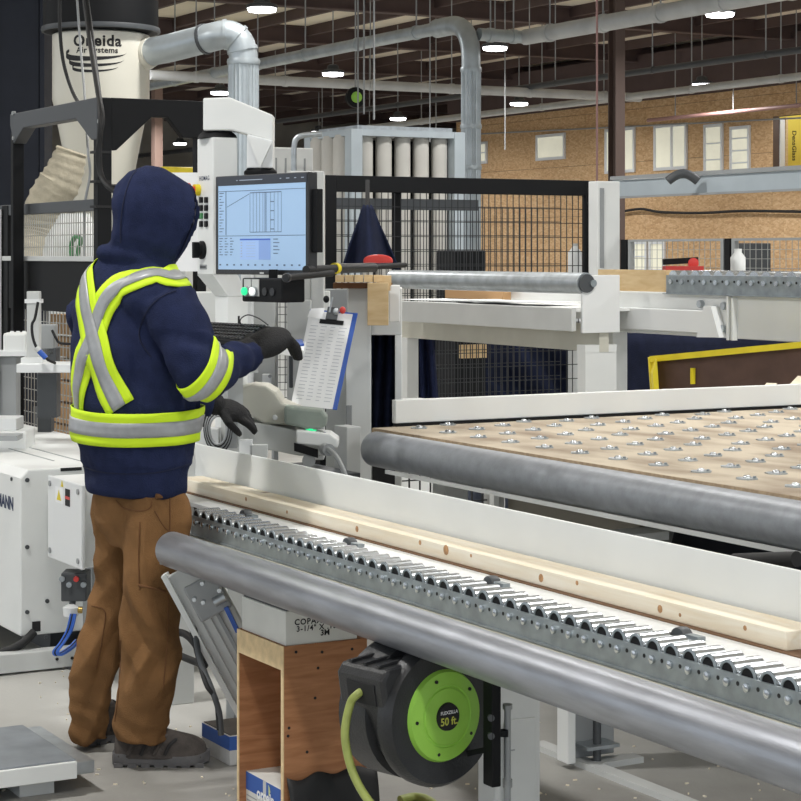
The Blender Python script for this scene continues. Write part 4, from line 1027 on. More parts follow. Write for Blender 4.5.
# ================================================================== hose reel
rc = D(449, 717, 4.45)
rx = (CF * 0.77 * -1 + CR * 0.30)
ax = V(cw(0.30, -0.80, 0.0)).normalized()              # axle, pointing at the viewer's right
ax = V(cw(0.55, -0.835, 0.0)).normalized()
ax = V(cw(0.62, -0.785, 0.02)).normalized()
sx = UZ.cross(ax).normalized()
t = thing('hose_reel', 'black hose reel with lime green disc under the tube', 'hose reel', V((rc.x, rc.y, 0.28)))
M().lathe([(0.10, -0.02), (0.15, -0.015), (0.16, -0.03), (0.16, -0.055), (0.142, -0.06), (0.138, -0.10), (0.155, -0.105), (0.157, -0.2), (0.13, -0.215), (0.05, -0.22)], rc, ax, n=48).build('drum_housing', plastic, t, 35)
gd = M().lathe([(0.02, -0.006), (0.062, -0.006), (0.064, -0.009), (0.068, -0.009), (0.07, -0.006), (0.098, -0.010), (0.103, -0.02)], rc, ax, n=48).build('green_disc', lime, t, 35)
M().lathe([(0.001, 0.0005), (0.030, 0.0005), (0.0315, -0.006)], rc, ax, n=32).build('centre_badge', ink, gd, 35)
def on_disc(dx, dz, h=0.0012):
    return lambda a, b: rc + ax * h + sx * (dx + a) + UZ * (dz + b)
lettering('50 ft.', 0.024, on_disc(0, -0.010), mat('badge_yellow', (196, 200, 84), 0.5), gd, 0.0006)
lettering('FLEXZILLA', 0.0105, on_disc(0, 0.010), paper, gd, 0.0002)
for k in range(5):
    a = math.radians(38 + 72 * k); q = rc + sx * 0.085 * math.cos(a) + UZ * 0.085 * math.sin(a)
    M().cyl(q - ax * 0.012, q - ax * 0.006, 0.004, n=8).build('screw_hole', ink, gd)
# spout housing reaching to the left
hs = rc - ax * 0.115
def sp(a, b, c_): return hs + sx * a + UZ * b + ax * c_
bodyp = M()
bodyp.rings([[sp(a, b, c_) for a, b in poly] for c_, poly in ((0.085, [(0.03, 0.135), (-0.15, 0.118), (-0.165, 0.095), (-0.155, 0.03), (-0.125, -0.06), (-0.02, -0.12), (0.05, 0.0)]), (-0.085, [(0.03, 0.135), (-0.15, 0.118), (-0.165, 0.095), (-0.155, 0.03), (-0.125, -0.06), (-0.02, -0.12), (0.05, 0.0)]))]).build('spout_housing', plastic, t, None, 0.01)
M().rings([[sp(a, b, c_) for a, b in ((-0.158, 0.085), (-0.1655, 0.083), (-0.158, 0.035), (-0.15, 0.035))] for c_ in (0.055, -0.045)]).build('spout_mouth', ink, t)
for k in range(3): M().bar(sp(-0.15, 0.121 - 0.0, 0.05 - 0.05 * k), sp(0.0, 0.137, 0.05 - 0.05 * k), 0.010, 0.006).build('housing_rib', plastic, t)
M().bar(sp(-0.12, -0.01, 0.088), sp(-0.03, -0.03, 0.088), 0.006, 0.012).build('moulded_slot', mgrey, t)
br = D(492, 700, 4.45)
M().box((br.x - 0.02, br.y - 0.012, 0.33), (br.x + 0.02, br.y + 0.012, 0.60)).build('mount_strap', black, t, None, 0.003)
M().bar(D(470, 753, 4.5), D(493, 748, 4.45), 0.02, 0.012).build('mount_arm', black, t)
M().bar(D(492, 733, 4.45), D(508, 733, 4.45), 0.02, 0.014).build('mount_arm', black, t)
for py in (717, 735): 
    q = D(491, py, 4.44); M().cyl(q, q - CF * 0.012, 0.008, n=10).build('mount_bolt', dgrey, t)
M().cyl(D(507.5, 705, 4.46), D(507.5, 830, 4.46), 0.0075, n=12).build('mount_pole', mgrey, t, 40)
M().cyl(D(507.5, 704, 4.50), D(507.5, 709, 4.50), 0.011, n=12).build('pole_cap', mgrey, t, 40); M().cyl(D(507.5, 779, 4.50), D(507.5, 787, 4.50), 0.011, n=12).build('pole_collar', mgrey, t, 40)
hpts = [sp(-0.13, 0.07, 0.0), sp(-0.17, 0.055, 0.0)] + [D(350, 705, 4.44), D(345, 735, 4.42), D(352, 770, 4.4), D(368, 800, 4.36), D(390, 822, 4.3)]
tag(M().tube(spline(hpts, 8), 0.0095, 10).build('air_hose', hose_m, None, 60), 'lime green hose hanging in a curve from the reel', 'hose')
tag(M().tube(spline([G(400, 800, 0.012), G(415, 797, 0.012), G(430, 801, 0.012), G(445, 815, 0.012)], 6), 0.012, 10).build('floor_hose', hose_m, None, 60), 'lime hose loop lying on floor below the reel', 'hose')

# ---- floor litter
rnd = random.Random(3)
lt = M()
for k in range(260):
    px, py = rnd.uniform(0, 800), rnd.uniform(640, 800)
    q = G(px, py, 0.0)
    a = rnd.random() * 6.28; s = rnd.uniform(0.002, 0.006)
    lt.obox(q + UZ * 0.002, V((math.cos(a), math.sin(a), 0)), V((-math.sin(a), math.cos(a), 0)), UZ, s, s * 0.45, 0.0018)
o = lt.build('wood_chips', pine); tag(o, 'tiny pale wood chips scattered over the concrete', 'wood chips', None, 'stuff')
# ================================================================== saw machine, left
x_f, y_f = -7.06, 2.30
t = thing('machine_cabinet', 'white machine cabinet with blue lettering behind the worker', 'cabinet', V((x_f - 0.6, y_f + 0.4, 0)))
zt = 0.725
M().prism([V((x_f, y_f, 0.118)), V((x_f, y_f, zt - 0.03)), V((x_f - 0.0, y_f + 0.03, zt)), V((x_f, 2.95, zt)), V((x_f, 2.95, 0.118))], UX * -2.2).build('body', white, t, None, 0.006)
bx('plinth', (x_f - 2.1, y_f + 0.2, 0.0), (x_f - 0.25, 2.9, 0.118), dgrey, t)
bx('side_box', (x_f - 0.5, y_f + 0.28, 0.10), (x_f + 0.006, 2.62, 0.40), white, t, 0.004)
_tw = max(v.x for v in text_mesh('WEINMANN', 0.064, 0.003)[0])
lettering('WEINMANN', 0.064, lambda a, b: V((Q(13.5, 500, y_f).x - _tw + a, y_f - 0.001, Q(8, 503, y_f).z + b)), ink_blue, t, 0.003)
for px, py in ((27, 480), (27, 547), (47, 601), (27, 612), (46, 637)):
    q = XP(px, py, x_f); M().cyl(q - UX * 0.002, q + UX * 0.006, 0.008, n=10).build('screw', dgrey, t, 40)
for px, py in ((12, 479),): q = Q(px, py, y_f); M().cyl(q, q - UY * 0.005, 0.007, n=8).build('screw', dgrey, t)
q0, q1 = XP(56, 468.5, x_f - 0.05), XP(77, 467.5, x_f - 0.05)
bx('vent_slot', (x_f - 0.0, q0.y, q0.z - 0.006), (x_f + 0.002, q1.y, q0.z + 0.006), ink, t)
q0 = XP(32, 626, x_f); bx('cable_opening', (x_f, q0.y, q0.z - 0.02), (x_f + 0.008, q0.y + 0.03, q0.z + 0.016), ink, t)
lidx = G(20, 450, zt).x
for px in (20, 45): q = G(px, 452, zt); bx('lid_seam', (q.x - 0.2, q.y, zt), (q.x + 0.4, q.y + 0.006, zt + 0.002), mgrey, t)
tag(M().tube(spline([XP(34, 632, x_f + 0.02), XP(24, 642, x_f + 0.03), XP(12, 649, x_f + 0.02), XP(-10, 655, x_f + 0.0)], 8), 0.016, 10).build('black_hose', rubber, None, 60), 'thick black hose leaving the cabinet base at left', 'hose')
t = thing('base_rail', 'grey steel base rail on floor below the white cabinet', 'rail', V((-6.98, 2.4, 0)))
bx('rail_beam', (-7.04, 1.75, 0.008), (-6.97, 2.72, 0.075), lgrey, t, 0.003)
for k in range(2): bx('rail_foot', (-7.05, 1.95 + 0.5 * k, 0), (-6.96, 2.05 + 0.5 * k, 0.008), dgrey, t)
for px, py in ((57, 659), (72, 658), (75, 658)): q = XP(px, py, -6.97); M().cyl(q, q + UX * 0.003, 0.006, n=8).build('rail_hole', ink, t)
# electrical box
t = thing('electrical_box', 'small white electrical box with warning stickers behind worker', 'electrical box', V((-6.75, 2.45, 0.42)))
bx('enclosure', (-6.93, 2.375, 0.425), (-6.60, 2.56, 0.714), white, t, 0.005)
bx('lid', (-6.93, 2.36, 0.422), (-6.575, 2.375, 0.716), white_b, t, 0.004)
for dx, dz in ((0.03, 0.03), (0.03, 0.27), (0.325, 0.03), (0.325, 0.27)):
    M().cyl((-6.93 + dx, 2.36, 0.42 + dz), (-6.93 + dx, 2.355, 0.42 + dz), 0.010, n=12).build('lid_screw', mgrey, t, 40)
def onbox(px, py): q = Q(px, py, 2.359); return q
q = onbox(60, 495.5); q2 = onbox(67, 497.5)
bx('sticker', (q.x - 0.05, 2.3592, q.z - 0.028), (q.x + 0.03, 2.36, q.z + 0.028), paper, t)
M().prism([V((q.x - 0.035, 2.359, q.z - 0.018)), V((q.x + 0.012, 2.359, q.z - 0.018)), V((q.x - 0.012, 2.359, q.z + 0.02))], UY * -0.0006).build('warning_triangle', yellow, t)
bx('sticker_text', (q2.x - 0.02, 2.3588, q2.z - 0.03), (q2.x + 0.03, 2.3595, q2.z + 0.03), ink, t); bx('sticker_band', (q2.x - 0.02, 2.358, q2.z - 0.006), (q2.x + 0.03, 2.3588, q2.z + 0.004), red_p, t)
q = onbox(62, 484); M().prism([V((q.x - 0.014, 2.359, q.z - 0.01)), V((q.x + 0.014, 2.359, q.z - 0.01)), V((q.x, 2.359, q.z + 0.014))], UY * -0.0006).build('warning_triangle', yellow, t)
bx('box_bracket', (-6.95, 2.5, 0.02), (-6.85, 2.58, 0.43), mgrey, t)
# valve block and blue air hoses
q = D(76, 585, 7.05)
t = thing('valve_block', 'pneumatic valve block with fittings below the electrical box', 'valve', V((q.x, q.y, q.z - 0.1)))
M().obox(q, CR, CF, UZ, 0.045, 0.05, 0.05).build('block', dgrey, t, None, 0.005)
for k in range(4): M().cyl(q - CF * 0.06 + CR * (-0.04 + 0.025 * k) + UZ * (0.03 - 0.02 * (k % 2)), q - CF * 0.04 + CR * (-0.04 + 0.025 * k) + UZ * (0.03 - 0.02 * (k % 2)), 0.010, n=10).build('fitting', galv if k != 2 else red_p, t, 40)
qq = D(71, 610, 7.0); M().lathe([(0.005, -0.03), (0.026, -0.02), (0.028, 0.01), (0.01, 0.02)], qq, UZ, n=16).build('gauge', white_b, t, 40)
M().cyl(qq, qq + CR * 0.04, 0.012, n=10).build('nipple', brass, t, 40); M().cyl(qq + UZ * 0.0, q, 0.012, n=8).build('feed_pipe', dgrey, t)
for k in range(4):
    dx = 1.6 * k
    tag(M().tube(spline([D(71 + dx, 614, 6.97), D(67 + dx, 630, 6.95), D(60 + dx * 0.8, 643, 6.93), D(53.5 + dx, 651, 6.92), D(56 + dx * 1.1, 655, 6.93), D(68 + dx, 648, 6.97), D(76 + dx, 640, 7.0)], 6), 0.0042, 6).build('air_hose', blue_h if k != 1 else rubber, None, 60),
        ['outermost blue air hose looping to the floor', 'black hose among the blue air hose loops', 'second blue air hose looping below the gauge', 'innermost blue air hose below the gauge'][k], 'hose')

# ---- post with cable and plates left of the worker
q = D(34, 362, 8.2)
t = thing('sensor_post', 'white aluminium post with a black cable on white plate', 'post', V((q.x, q.y, q.z)))
zb = q.z
M().obox(V((q.x, q.y, zb + 0.145)), CR, CF, UZ, 0.025, 0.03, 0.145).build('profile', lgrey, t, None, 0.003)
M().obox(V((q.x, q.y, zb + 0.25)), CR, CF, UZ, 0.032, 0.036, 0.008).build('band', white_b, t)
M().obox(V((q.x, q.y, zb + 0.0)) , CR, CF, UZ, 0.045, 0.05, 0.02).build('foot_block', white, t)
M().tube(spline([D(38, 302, 8.05), D(35, 318, 8.05), D(32, 325, 8.05), D(33, 338, 8.05), D(38, 350, 8.05), D(47, 359, 8.05), D(55, 363, 8.1)], 6), 0.006, 8).build('cable', rubber, t, 60)
M().cyl(D(38, 350, 8.04), D(46, 358, 8.04), 0.011, n=10).build('connector', blue_p, t, 40)
M().cyl(D(36, 347.5, 8.04), D(39, 351, 8.04), 0.012, n=10).build('connector_tip', lgrey, t, 40)
M().obox(D(49, 367, 8.2), CR, CF, UZ, 0.115, 0.1, 0.018).build('shelf_plate', white_b, t, None, 0.004)
M().obox(D(49, 395, 8.3), CR, CF, UZ, 0.04, 0.05, 0.09).build('shelf_bracket', dgrey, t)
t = thing('axis_block', 'small white rounded box on grey profile at left edge', 'machine part', D(10, 430, 8.6))
M().obox(D(17, 344, 8.6), CR, CF, UZ, 0.05, 0.06, 0.05).build('cap_box', white, t, None, 0.012)
for px in (12, 18, 24): M().cyl(D(px, 331, 8.6) , D(px, 335, 8.6), 0.008, n=8).build('peg', white_b, t)
M().obox(D(6, 353, 8.6), CR, CF, UZ, 0.12, 0.08, 0.01).build('plate', white_b, t)
M().obox(D(8, 392, 8.6), CR, CF, UZ, 0.045, 0.05, 0.155).build('grey_profile', mgrey, t, None, 0.004)
M().obox(D(-2, 392, 8.55), CR, CF, UZ, 0.006, 0.05, 0.155).build('profile_groove', dgrey, t)
t = thing('white_housing', 'low white housing with dark slot at left edge', 'machine part', D(0, 452, 8.2))
M().obox(D(5, 440, 8.2), CR, CF, UZ, 0.105, 0.1, 0.045).build('housing', white, t, None, 0.008)
M().obox(D(5, 437, 8.0), CR, CF, UZ, 0.06, 0.06, 0.010).build('slot', mgrey, t)
M().obox(D(5, 423, 8.2), CR, CF, UZ, 0.062, 0.08, 0.025).build('top_plate', white_b, t, None, 0.003)
q = D(54, 352, 9.3)
t = thing('grey_motor_box', 'grey motor box behind the sensor post', 'motor', q)
M().obox(D(45, 340, 8.9), CR, CF, UZ, 0.05, 0.05, 0.07).build('casing', mgrey, t, None, 0.006)
M().obox(D(48, 356, 8.9), CR, CF, UZ, 0.045, 0.05, 0.04).build('lower_casing', dgrey, t, None, 0.004)
q = D(46, 356, 8.9); M().obox(V((q.x, q.y, 0.72 + (q.z - 0.76) / 2)), CR, CF, UZ, 0.03, 0.04, (q.z - 0.72) / 2 - 0.02).build('stand', dgrey, t)
M().cyl(D(51, 326, 8.9), D(51, 332, 8.9), 0.012, n=10).build('knob', red_p, t, 40)
M().tube(spline([D(52, 330, 8.85), D(56, 338, 8.85), D(60, 343, 8.85), D(72, 344, 8.85)], 5), 0.006, 8).build('lead', rubber, t)

# ================================================================== control column with swing arm and monitor
YK = 7.4
kc = D(213, 200, YK)                                  # vertical edge between its two faces
kx0, ky1 = Q(197, 200, kc.y).x, XP(238, 200, kc.x).y
zt, zb = EYE + 118 / FPX * YK, EYE - 20 / FPX * YK
t = thing('control_column', 'white control column with buttons, red stop knob and rotary switch', 'control panel', V((kc.x, kc.y, 0)))
bx('housing', (kx0, kc.y, zb), (kc.x, ky1, zt), white, t, 0.005)
fy = kc.y
def face(px, py): q = Q(px, py, fy); return q
lettering('HOMAG', 0.024, lambda a, b: V((face(204.5, 178.5).x + a, fy - 0.001, face(204.5, 178.5).z + b)), ink_blue, t, 0.0003, space=1.15)
q = face(199, 190)
M().cyl(q, q - UY * 0.02, 0.022, n=18).build('stop_collar', yellow, t, 40); M().lathe([(0.014, -0.02), (0.014, -0.035), (0.026, -0.04), (0.026, -0.055), (0.01, -0.06)], q, UY, n=18).build('stop_knob', red_p, t, 40)
for r in range(4):
    for c_ in range(2):
        q = face(202 + 5 * c_, 200 + 8 * r)
        bx('push_button', (q.x - 0.012, fy - 0.008, q.z - 0.011), (q.x + 0.012, fy, q.z + 0.011), black if (r, c_) != (2, 0) else green_cable, t, 0.002)
q = face(203, 250); M().lathe([(0.034, 0), (0.034, -0.01), (0.026, -0.014), (0.026, -0.02)], q, UY, n=20).build('switch_plate', black, t, 40)
M().obox(q - UY * 0.03, UX, UY, UZ, 0.009, 0.012, 0.03).build('switch_handle', black, t, None, 0.003)
q = face(203.5, 267); bx('name_plate', (q.x - 0.032, fy - 0.002, q.z - 0.009), (q.x + 0.032, fy, q.z + 0.009), mgrey, t); bx('name_plate_text', (q.x - 0.026, fy - 0.0028, q.z - 0.004), (q.x + 0.026, fy - 0.002, q.z + 0.004), dgrey, t)
M().rings([[V((kx0, kc.y, zb)), V((kc.x, kc.y, zb)), V((kc.x, ky1, zb)), V((kx0, ky1, zb))], [V((kx0 + 0.03, kc.y + 0.06, zb - 0.08)), V((kc.x, kc.y + 0.06, zb - 0.08)), V((kc.x, ky1 + 0.04, zb - 0.08)), V((kx0 + 0.03, ky1 + 0.04, zb - 0.08))]]).build('tapered_neck', white, t)
bx('pedestal', (kx0 + 0.03, kc.y + 0.06, 0.75), (kc.x, ky1 + 0.04, zb - 0.08), white, t, 0.003)
bx('pedestal_base', (kx0 - 0.05, kc.y + 0.02, 0.0), (kc.x + 0.0, ky1 + 0.1, 0.75), lgrey, t, 0.003)
bx('slot', (kc.x, kc.y + 0.10, XP(230, 325, kc.x).z), (kc.x + 0.001, kc.y + 0.108, XP(230, 316, kc.x).z), ink, t)
cen = V(((kx0 + kc.x) / 2, (kc.y + ky1) / 2, 0))
M().lathe([(0.075, zt), (0.07, zt + 0.012), (0.055, zt + 0.024), (0.055, zt + 0.03)], cen, n=24).build('swivel', black, t, 40)
# arm: starts over the column, runs right and drops to the second swivel
a_ = lambda px, py: D(px, py, 7.42)
arm_poly = [a_(203, 98), a_(229, 97), a_(273, 115), a_(273, 141.5), a_(232, 130.5), a_(203, 130.5)]
M().prism(arm_poly, CF * 0.11).build('swing_arm', white, t, None, 0.006)
M().prism([a_(247, 134), a_(273, 140), a_(273, 168), a_(246.5, 168)], CF * 0.1).build('arm_drop', white_b, t, None, 0.004)
M().prism([D(248, 137, 7.415), D(272, 142.5, 7.415), D(260, 168, 7.415)], CF * -0.012).build('drop_gusset', white, t)
q = a_(259.5, 170) + CF * 0.05
M().lathe([(0.045, 0.012), (0.062, -0.004), (0.062, -0.016), (0.04, -0.02)], q, n=24).build('swivel', black, t, 40)
# monitor
mc = D(260.5, 224.5, 7.12)
mr = cw(0.64, -0.768, 0).normalized(); mn = cw(-0.768, -0.64, 0).normalized()
if mn.dot(-mc) < 0: mn = -mn
hw, hh = 0.282, 0.179
t = thing('touch_monitor', 'black framed monitor showing a wall panel drawing', 'monitor', mc)
M().obox(mc - mn * 0.02, mr, UZ, mn, hw, hh, 0.02).build('casing', plastic, t, None, 0.004)
def ms(a, b, h=0.001): return mc + mr * (a * hw) + UZ * (b * hh) + mn * h
def mq(a0, b0, a1, b1, h): return [ms(a0, b0, h), ms(a1, b0, h), ms(a1, b1, h), ms(a0, b1, h)]
scr_ = M().quad(mq(-0.93, -0.90, 0.95, 0.95, 0.001)).build('screen', screen_m, t)
top_ = M().quad(mq(-0.95, 0.80, 0.97, 0.985, 0.0016)).build('title_bar', ui_d, scr_)
ui = M()
def uiq(b, a0, b0, a1, b1): b.quad(mq(a0, b0, a1, b1, 0.0018))
for k, a in enumerate((-0.22, -0.15, -0.08, -0.01, 0.06, 0.14, 0.22, 0.30, 0.38, 0.45)):
    uiq(ui, a - 0.003, -0.15, a + 0.003, 0.64)
uiq(ui, 0.10, -0.15, 0.114, 0.64); uiq(ui, -0.22, 0.63, 0.45, 0.645); uiq(ui, -0.22, -0.155, 0.45, -0.145)
for b in (0.44, 0.26, 0.08, -0.10): uiq(ui, 0.22, b, 0.30, b + 0.016)
uiq(ui, -0.93, 0.68, 0.95, 0.69); uiq(ui, -0.76, -0.2, -0.745, 0.68); uiq(ui, -0.93, -0.225, 0.95, -0.215)
for k in range(14): uiq(ui, -0.90, 0.64 - 0.06 * k, -0.80 - 0.03 * (k % 3), 0.655 - 0.06 * k)
for k in range(7):
    for j in range(3): uiq(ui, -0.90 + 0.12 * j, -0.28 - 0.055 * k, -0.82 + 0.12 * j - 0.02 * ((k + j) % 3), -0.265 - 0.055 * k)
for k in range(5): uiq(ui, 0.28, -0.30 - 0.07 * k, 0.38 + 0.03 * (k % 2), -0.285 - 0.07 * k)
for k in range(12): uiq(ui, -0.90 + 0.155 * k, -0.82 - 0.0 * k, -0.86 + 0.155 * k, -0.79)
dl = M().quad([ms(-0.73, 0.36, 0.0018), ms(-0.24, 0.61, 0.0018), ms(-0.24, 0.62, 0.0018), ms(-0.73, 0.37, 0.0018)])
ui.v += dl.v; ui.f.append(tuple(range(len(ui.v) - 4, len(ui.v))))
o = ui.build('drawing_lines', ui_line, scr_); o['kind'] = 'stuff'
M().quad(mq(-0.44, -0.70, 0.22, -0.28, 0.0016)).build('list_table', ui_pale, scr_); M().quad(mq(-0.44, -0.31, 0.22, -0.28, 0.0019)).build('list_header', ui_blue, scr_)
M().quad(mq(-0.03, -0.70, 0.22, -0.31, 0.0018)).build('list_column', mat('screen_list_dark', (118, 146, 196), 0.3, emit=0.3), scr_)
w = M()
for k in range(6): w.quad(mq(-0.42, -0.37 - 0.055 * k, -0.39, -0.35 - 0.055 * k, 0.0022)); w.quad(mq(-0.3, -0.365 - 0.055 * k, -0.1, -0.36 - 0.055 * k, 0.0022))
for a0, a1 in ((-0.45, 0.05), (-0.52, -0.49), (0.42, 0.45), (0.55, 0.62), (0.72, 0.76), (0.86, 0.92)): w.quad(mq(a0, 0.89, a1, 0.905, 0.0022))
o = w.build('screen_text', mat('screen_text_grey', (150, 160, 176), 0.3, emit=0.2), scr_); o['kind'] = 'stuff'
M().obox(ms(0.03, -0.965, 0.0), mr, UZ, mn, 0.012, 0.003, 0.001).build('maker_mark', lgrey, t)
M().obox(mc + mr * (hw + 0.012) - mn * 0.03 + UZ * 0.01, mr, UZ, mn, 0.014, 0.11, 0.014).build('side_grip', black, t, None, 0.003)
M().obox(mc - mn * 0.06 + UZ * 0.1, mr, UZ, mn, 0.05, 0.05, 0.03).build('mount_plate', black, t)
M().cyl(mc - mn * 0.08 + UZ * 0.1, q - UZ * 0.02, 0.02, n=12).build('hanger_tube', black, t, 40)
# button box under the monitor
bc_ = D(281, 290.5, 6.92)
t = thing('button_box', 'black button box with lit green and white buttons', 'button box', bc_)
w_, h_ = 0.20, 0.042
M().obox(bc_ - mr * w_ / 2 - mn * 0.04 , mr, UZ, mn, w_ / 2 + 0.02, h_, 0.05).build('case', black, t, None, 0.006)
def bs(a, b, h): return bc_ - mr * w_ / 2 + mn * (0.011 + h) + mr * a + UZ * b
for a, m in ((-0.082, led_green), (-0.035, led_white)):
    M().obox(bs(a, 0.008, 0), mr, UZ, mn, 0.021, 0.030, 0.002).build('button_plate', lgrey, t)
    M().cyl(bs(a, -0.005, 0.0), bs(a, -0.005, 0.012), 0.017, n=20).build('button_ring', galv, t, 40)
    M().lathe([(0.014, 0.012), (0.014, 0.02), (0.01, 0.023)], bs(a, -0.005, 0.0), mn, n=20).build('button_cap', m, t, 40)
for a in (0.02, 0.065): M().cyl(bs(a, -0.005, -0.002), bs(a, -0.005, 0.003), 0.014, n=20).build('blank_plug', plastic, t, 40)
M().bar(bc_ - mr * w_ / 2 - mn * 0.04 + UZ * h_, bc_ - mr * w_ / 2 - mn * 0.04 + UZ * (h_ + 0.03), 0.03, 0.03, up=CF).build('neck', black, t)
# keyboard tray
tz = 1.20
t = tray = thing('keyboard_tray', 'white keyboard tray fixed to the control column', 'tray', D(232, 350, 6.8))
M().prism([G(193, 345, tz), G(243, 352, tz), G(264, 343, tz), G(205, 337, tz)], UZ * -0.03).build('tray_top', white_b, t, None, 0.003)
M().prism([G(256, 345, tz), G(304, 350, tz), G(306, 341, tz), G(268, 338, tz)], UZ * -0.025).build('tray_wing', white_b, t, None, 0.003)
q = G(236, 346, tz)
bx('tray_arm', (q.x - 0.12, q.y - 0.02, tz - 0.09), (q.x + 0.05, q.y + 0.06, tz - 0.03), lgrey, t)
q = D(232, 400, 7.2); bx('tray_post', (q.x - 0.03, q.y - 0.03, 0.0), (q.x + 0.03, q.y + 0.03, tz - 0.03), lgrey, t)
kb = thing('keyboard', 'black computer keyboard tilted on the white tray', 'keyboard', G(220, 342, tz))
k0, k1 = D(186, 331, 7.15), D(256, 337.5, 6.78)
ku = (k1 - k0); ku.z = 0; kl = ku.length; ku.normalize(); kv = UZ.cross(ku).normalized()
if kv.dot(CF) < 0: kv = -kv
kv = (kv + UZ * 0.42).normalized(); kn = ku.cross(kv).normalized()
if kn.z < 0: kn = -kn
kmid = D(221, 333.5, 6.96)
M().obox(kmid, ku, kv, kn, kl / 2, 0.062, 0.008).build('key_base', black, kb, None, 0.003)
bx('riser', (kmid.x - 0.05, kmid.y - 0.03, tz), (kmid.x + 0.05, kmid.y + 0.03, kmid.z - 0.012), black, kb)
key = M().obox((0, 0, 0), ku, kv, kn, 0.0075, 0.0075, 0.004).mesh('key'); key.materials.append(plastic)
for r in range(5):
    for c_ in range(max(4, int(kl / 0.02) - 1)):
        put('key', key, kb, kmid + kn * 0.0125 + ku * (-kl / 2 + 0.02 + 0.02 * c_) + kv * (-0.046 + 0.023 * r))
ms_ = thing('computer_mouse', 'dark grey computer mouse beside the gloved hand', 'mouse', G(248, 344, tz))
M().ell(G(249, 345, tz) + UZ * 0.016, 0.032, 0.05, 0.02, Matrix.Rotation(-0.4, 3, 'Z')).build('shell', mat('mouse_grey', (84, 86, 90), 0.5), ms_, 60)
M().tube(spline([G(251, 343, tz) + UZ * 0.03, D(240, 322, 6.9), D(247, 315, 6.95), D(258, 318, 6.85), D(268, 325, 6.75)], 6), 0.0022, 6).build('mouse_lead', rubber, ms_)
tag(M().prism([G(288, 348, tz) + UZ * 0.001, G(304, 346, tz) + UZ * 0.001, G(302, 341, tz) + UZ * 0.001, G(286, 342, tz) + UZ * 0.001], UZ * 0.006).build('blue_notebook', blue_p), 'blue notebook edge on the white tray wing', 'notebook')

# ---- upright panels behind the tray
t = thing('machine_enclosure', 'white and grey upright enclosure panels behind the keyboard tray', 'machine', D(262, 470, 8.0))
def panel(px0, px1, py0, py1, Y, m, name='panel', depth=0.12, bev=0.004):
    a, b = D(px0, py1, Y), D(px1, py1, Y); z1_ = D(px0, py0, Y).z
    c_ = (a + b) / 2; w2 = (b - a).length / 2
    return M().obox(V((c_.x, c_.y, (a.z + z1_) / 2)) + CF * depth / 2, CR, CF, UZ, w2, depth / 2, (z1_ - a.z) / 2).build(name, m, t, None, bev)
panel(241, 252, 272, 420, 7.75, white_b, 'white_stile')
panel(252, 275, 272, 420, 7.85, lgrey, 'grey_panel')
panel(287, 311, 300, 425, 7.85, lgrey, 'grey_panel')
panel(170, 241, 292, 330, 8.4, white, 'upper_panel')
panel(311, 324, 171, 460, 7.9, lgrey, 'corner_stile')
panel(288, 311, 171, 300, 8.0, lgrey, 'upper_grey_panel')
panel(289, 293, 350, 388, 7.8, dgrey, 'door_handle', 0.02)
panel(262, 271, 374, 396, 7.8, white_b, 'hinge_plate', 0.02)
q = D(270, 376, 7.78); M().cyl(q, q - CF * 0.01, 0.007, n=10).build('hinge_bolt', mgrey, t)
q = XP(190, 222, kc.x - 0.25)
tag(M().obox(D(182, 222, 7.9), CR, CF, UZ, 0.065, 0.01, 0.195).build('wall_chart', paper), 'white paper chart between hood and control column', 'chart')
for r in range(3):
    for k in range(8):
        pass
t = thing('enclosure_mesh', 'light wire mesh strip between the grey panels', 'mesh', D(281, 400, 8.2))
a, b = D(275, 350, 8.1), D(290, 350, 8.1)
wire_panel(t, (a.x, a.y), (b.x, b.y), 0.75, 1.36, 0.016, 0.0012, wire_k, 'y', 0.03)
bx('mesh_frame', (a.x - 0.01, a.y - 0.01, 0.0), (a.x + 0.01, a.y + 0.01, 1.37), mgrey, t)

# ---- white machine block with jacket opening
t = thing('machine_block', 'tall white machine block with a dark opening behind clipboard', 'machine', D(372, 480, 8.2))
panel(346, 371, 288, 500, 8.2, white, 'front_panel', 0.3)
panel(371, 402, 288, 335, 8.2, white, 'lintel_panel', 0.3)
panel(395, 402, 335, 500, 8.2, white, 'right_panel', 0.3)
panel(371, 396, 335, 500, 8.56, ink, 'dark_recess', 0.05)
panel(324, 348, 289, 345, 8.0, mgrey, 'side_bracket', 0.05)
panel(318, 330, 291, 330, 7.95, white, 'hook_plate', 0.03)
panel(326, 347, 330, 470, 8.3, lgrey, 'green_panel', 0.1)
panel(346, 352, 405, 480, 8.05, mgrey, 'edge_strip', 0.02)
panel(389, 400, 285, 322, 8.05, white_b, 'small_bracket', 0.05)
tag(M().obox(D(378, 304, 8.0), CR, CF, UZ, 0.042, 0.02, 0.085).build('pine_upright', pine2, None, None, 0.002), 'short pine upright fixed to the white machine block', 'board')
t = thing('wood_packers', 'row of small pine packer blocks under the black pole', 'wood blocks', D(362, 288, 8.2))
for k in range(5): M().obox(D(340 + 9.5 * k, 278.5, 8.1), CR, CF, UZ, 0.017, 0.06, 0.014).build('packer', pine2, t)
M().obox(D(363, 285.5, 8.15), CR, CF, UZ, 0.12, 0.06, 0.011).build('under_board', mat('dark_board', (120, 84, 58), 0.8), t)
M().obox(D(384, 283, 8.12), CR, CF, UZ, 0.03, 0.07, 0.03).build('end_block', pine2, t)
t = thing('red_case', 'small rounded red plastic case on the wood packers', 'case', D(378, 262, 8.3))
M().prism([D(363 + 15 - 15 * math.cos(a), 263 - 8.5 * math.sin(a) ** 0.6, 8.3) for a in [math.pi * k / 12 for k in range(13)]], CF * 0.08).build('shell', red_p, t, None, 0.006)
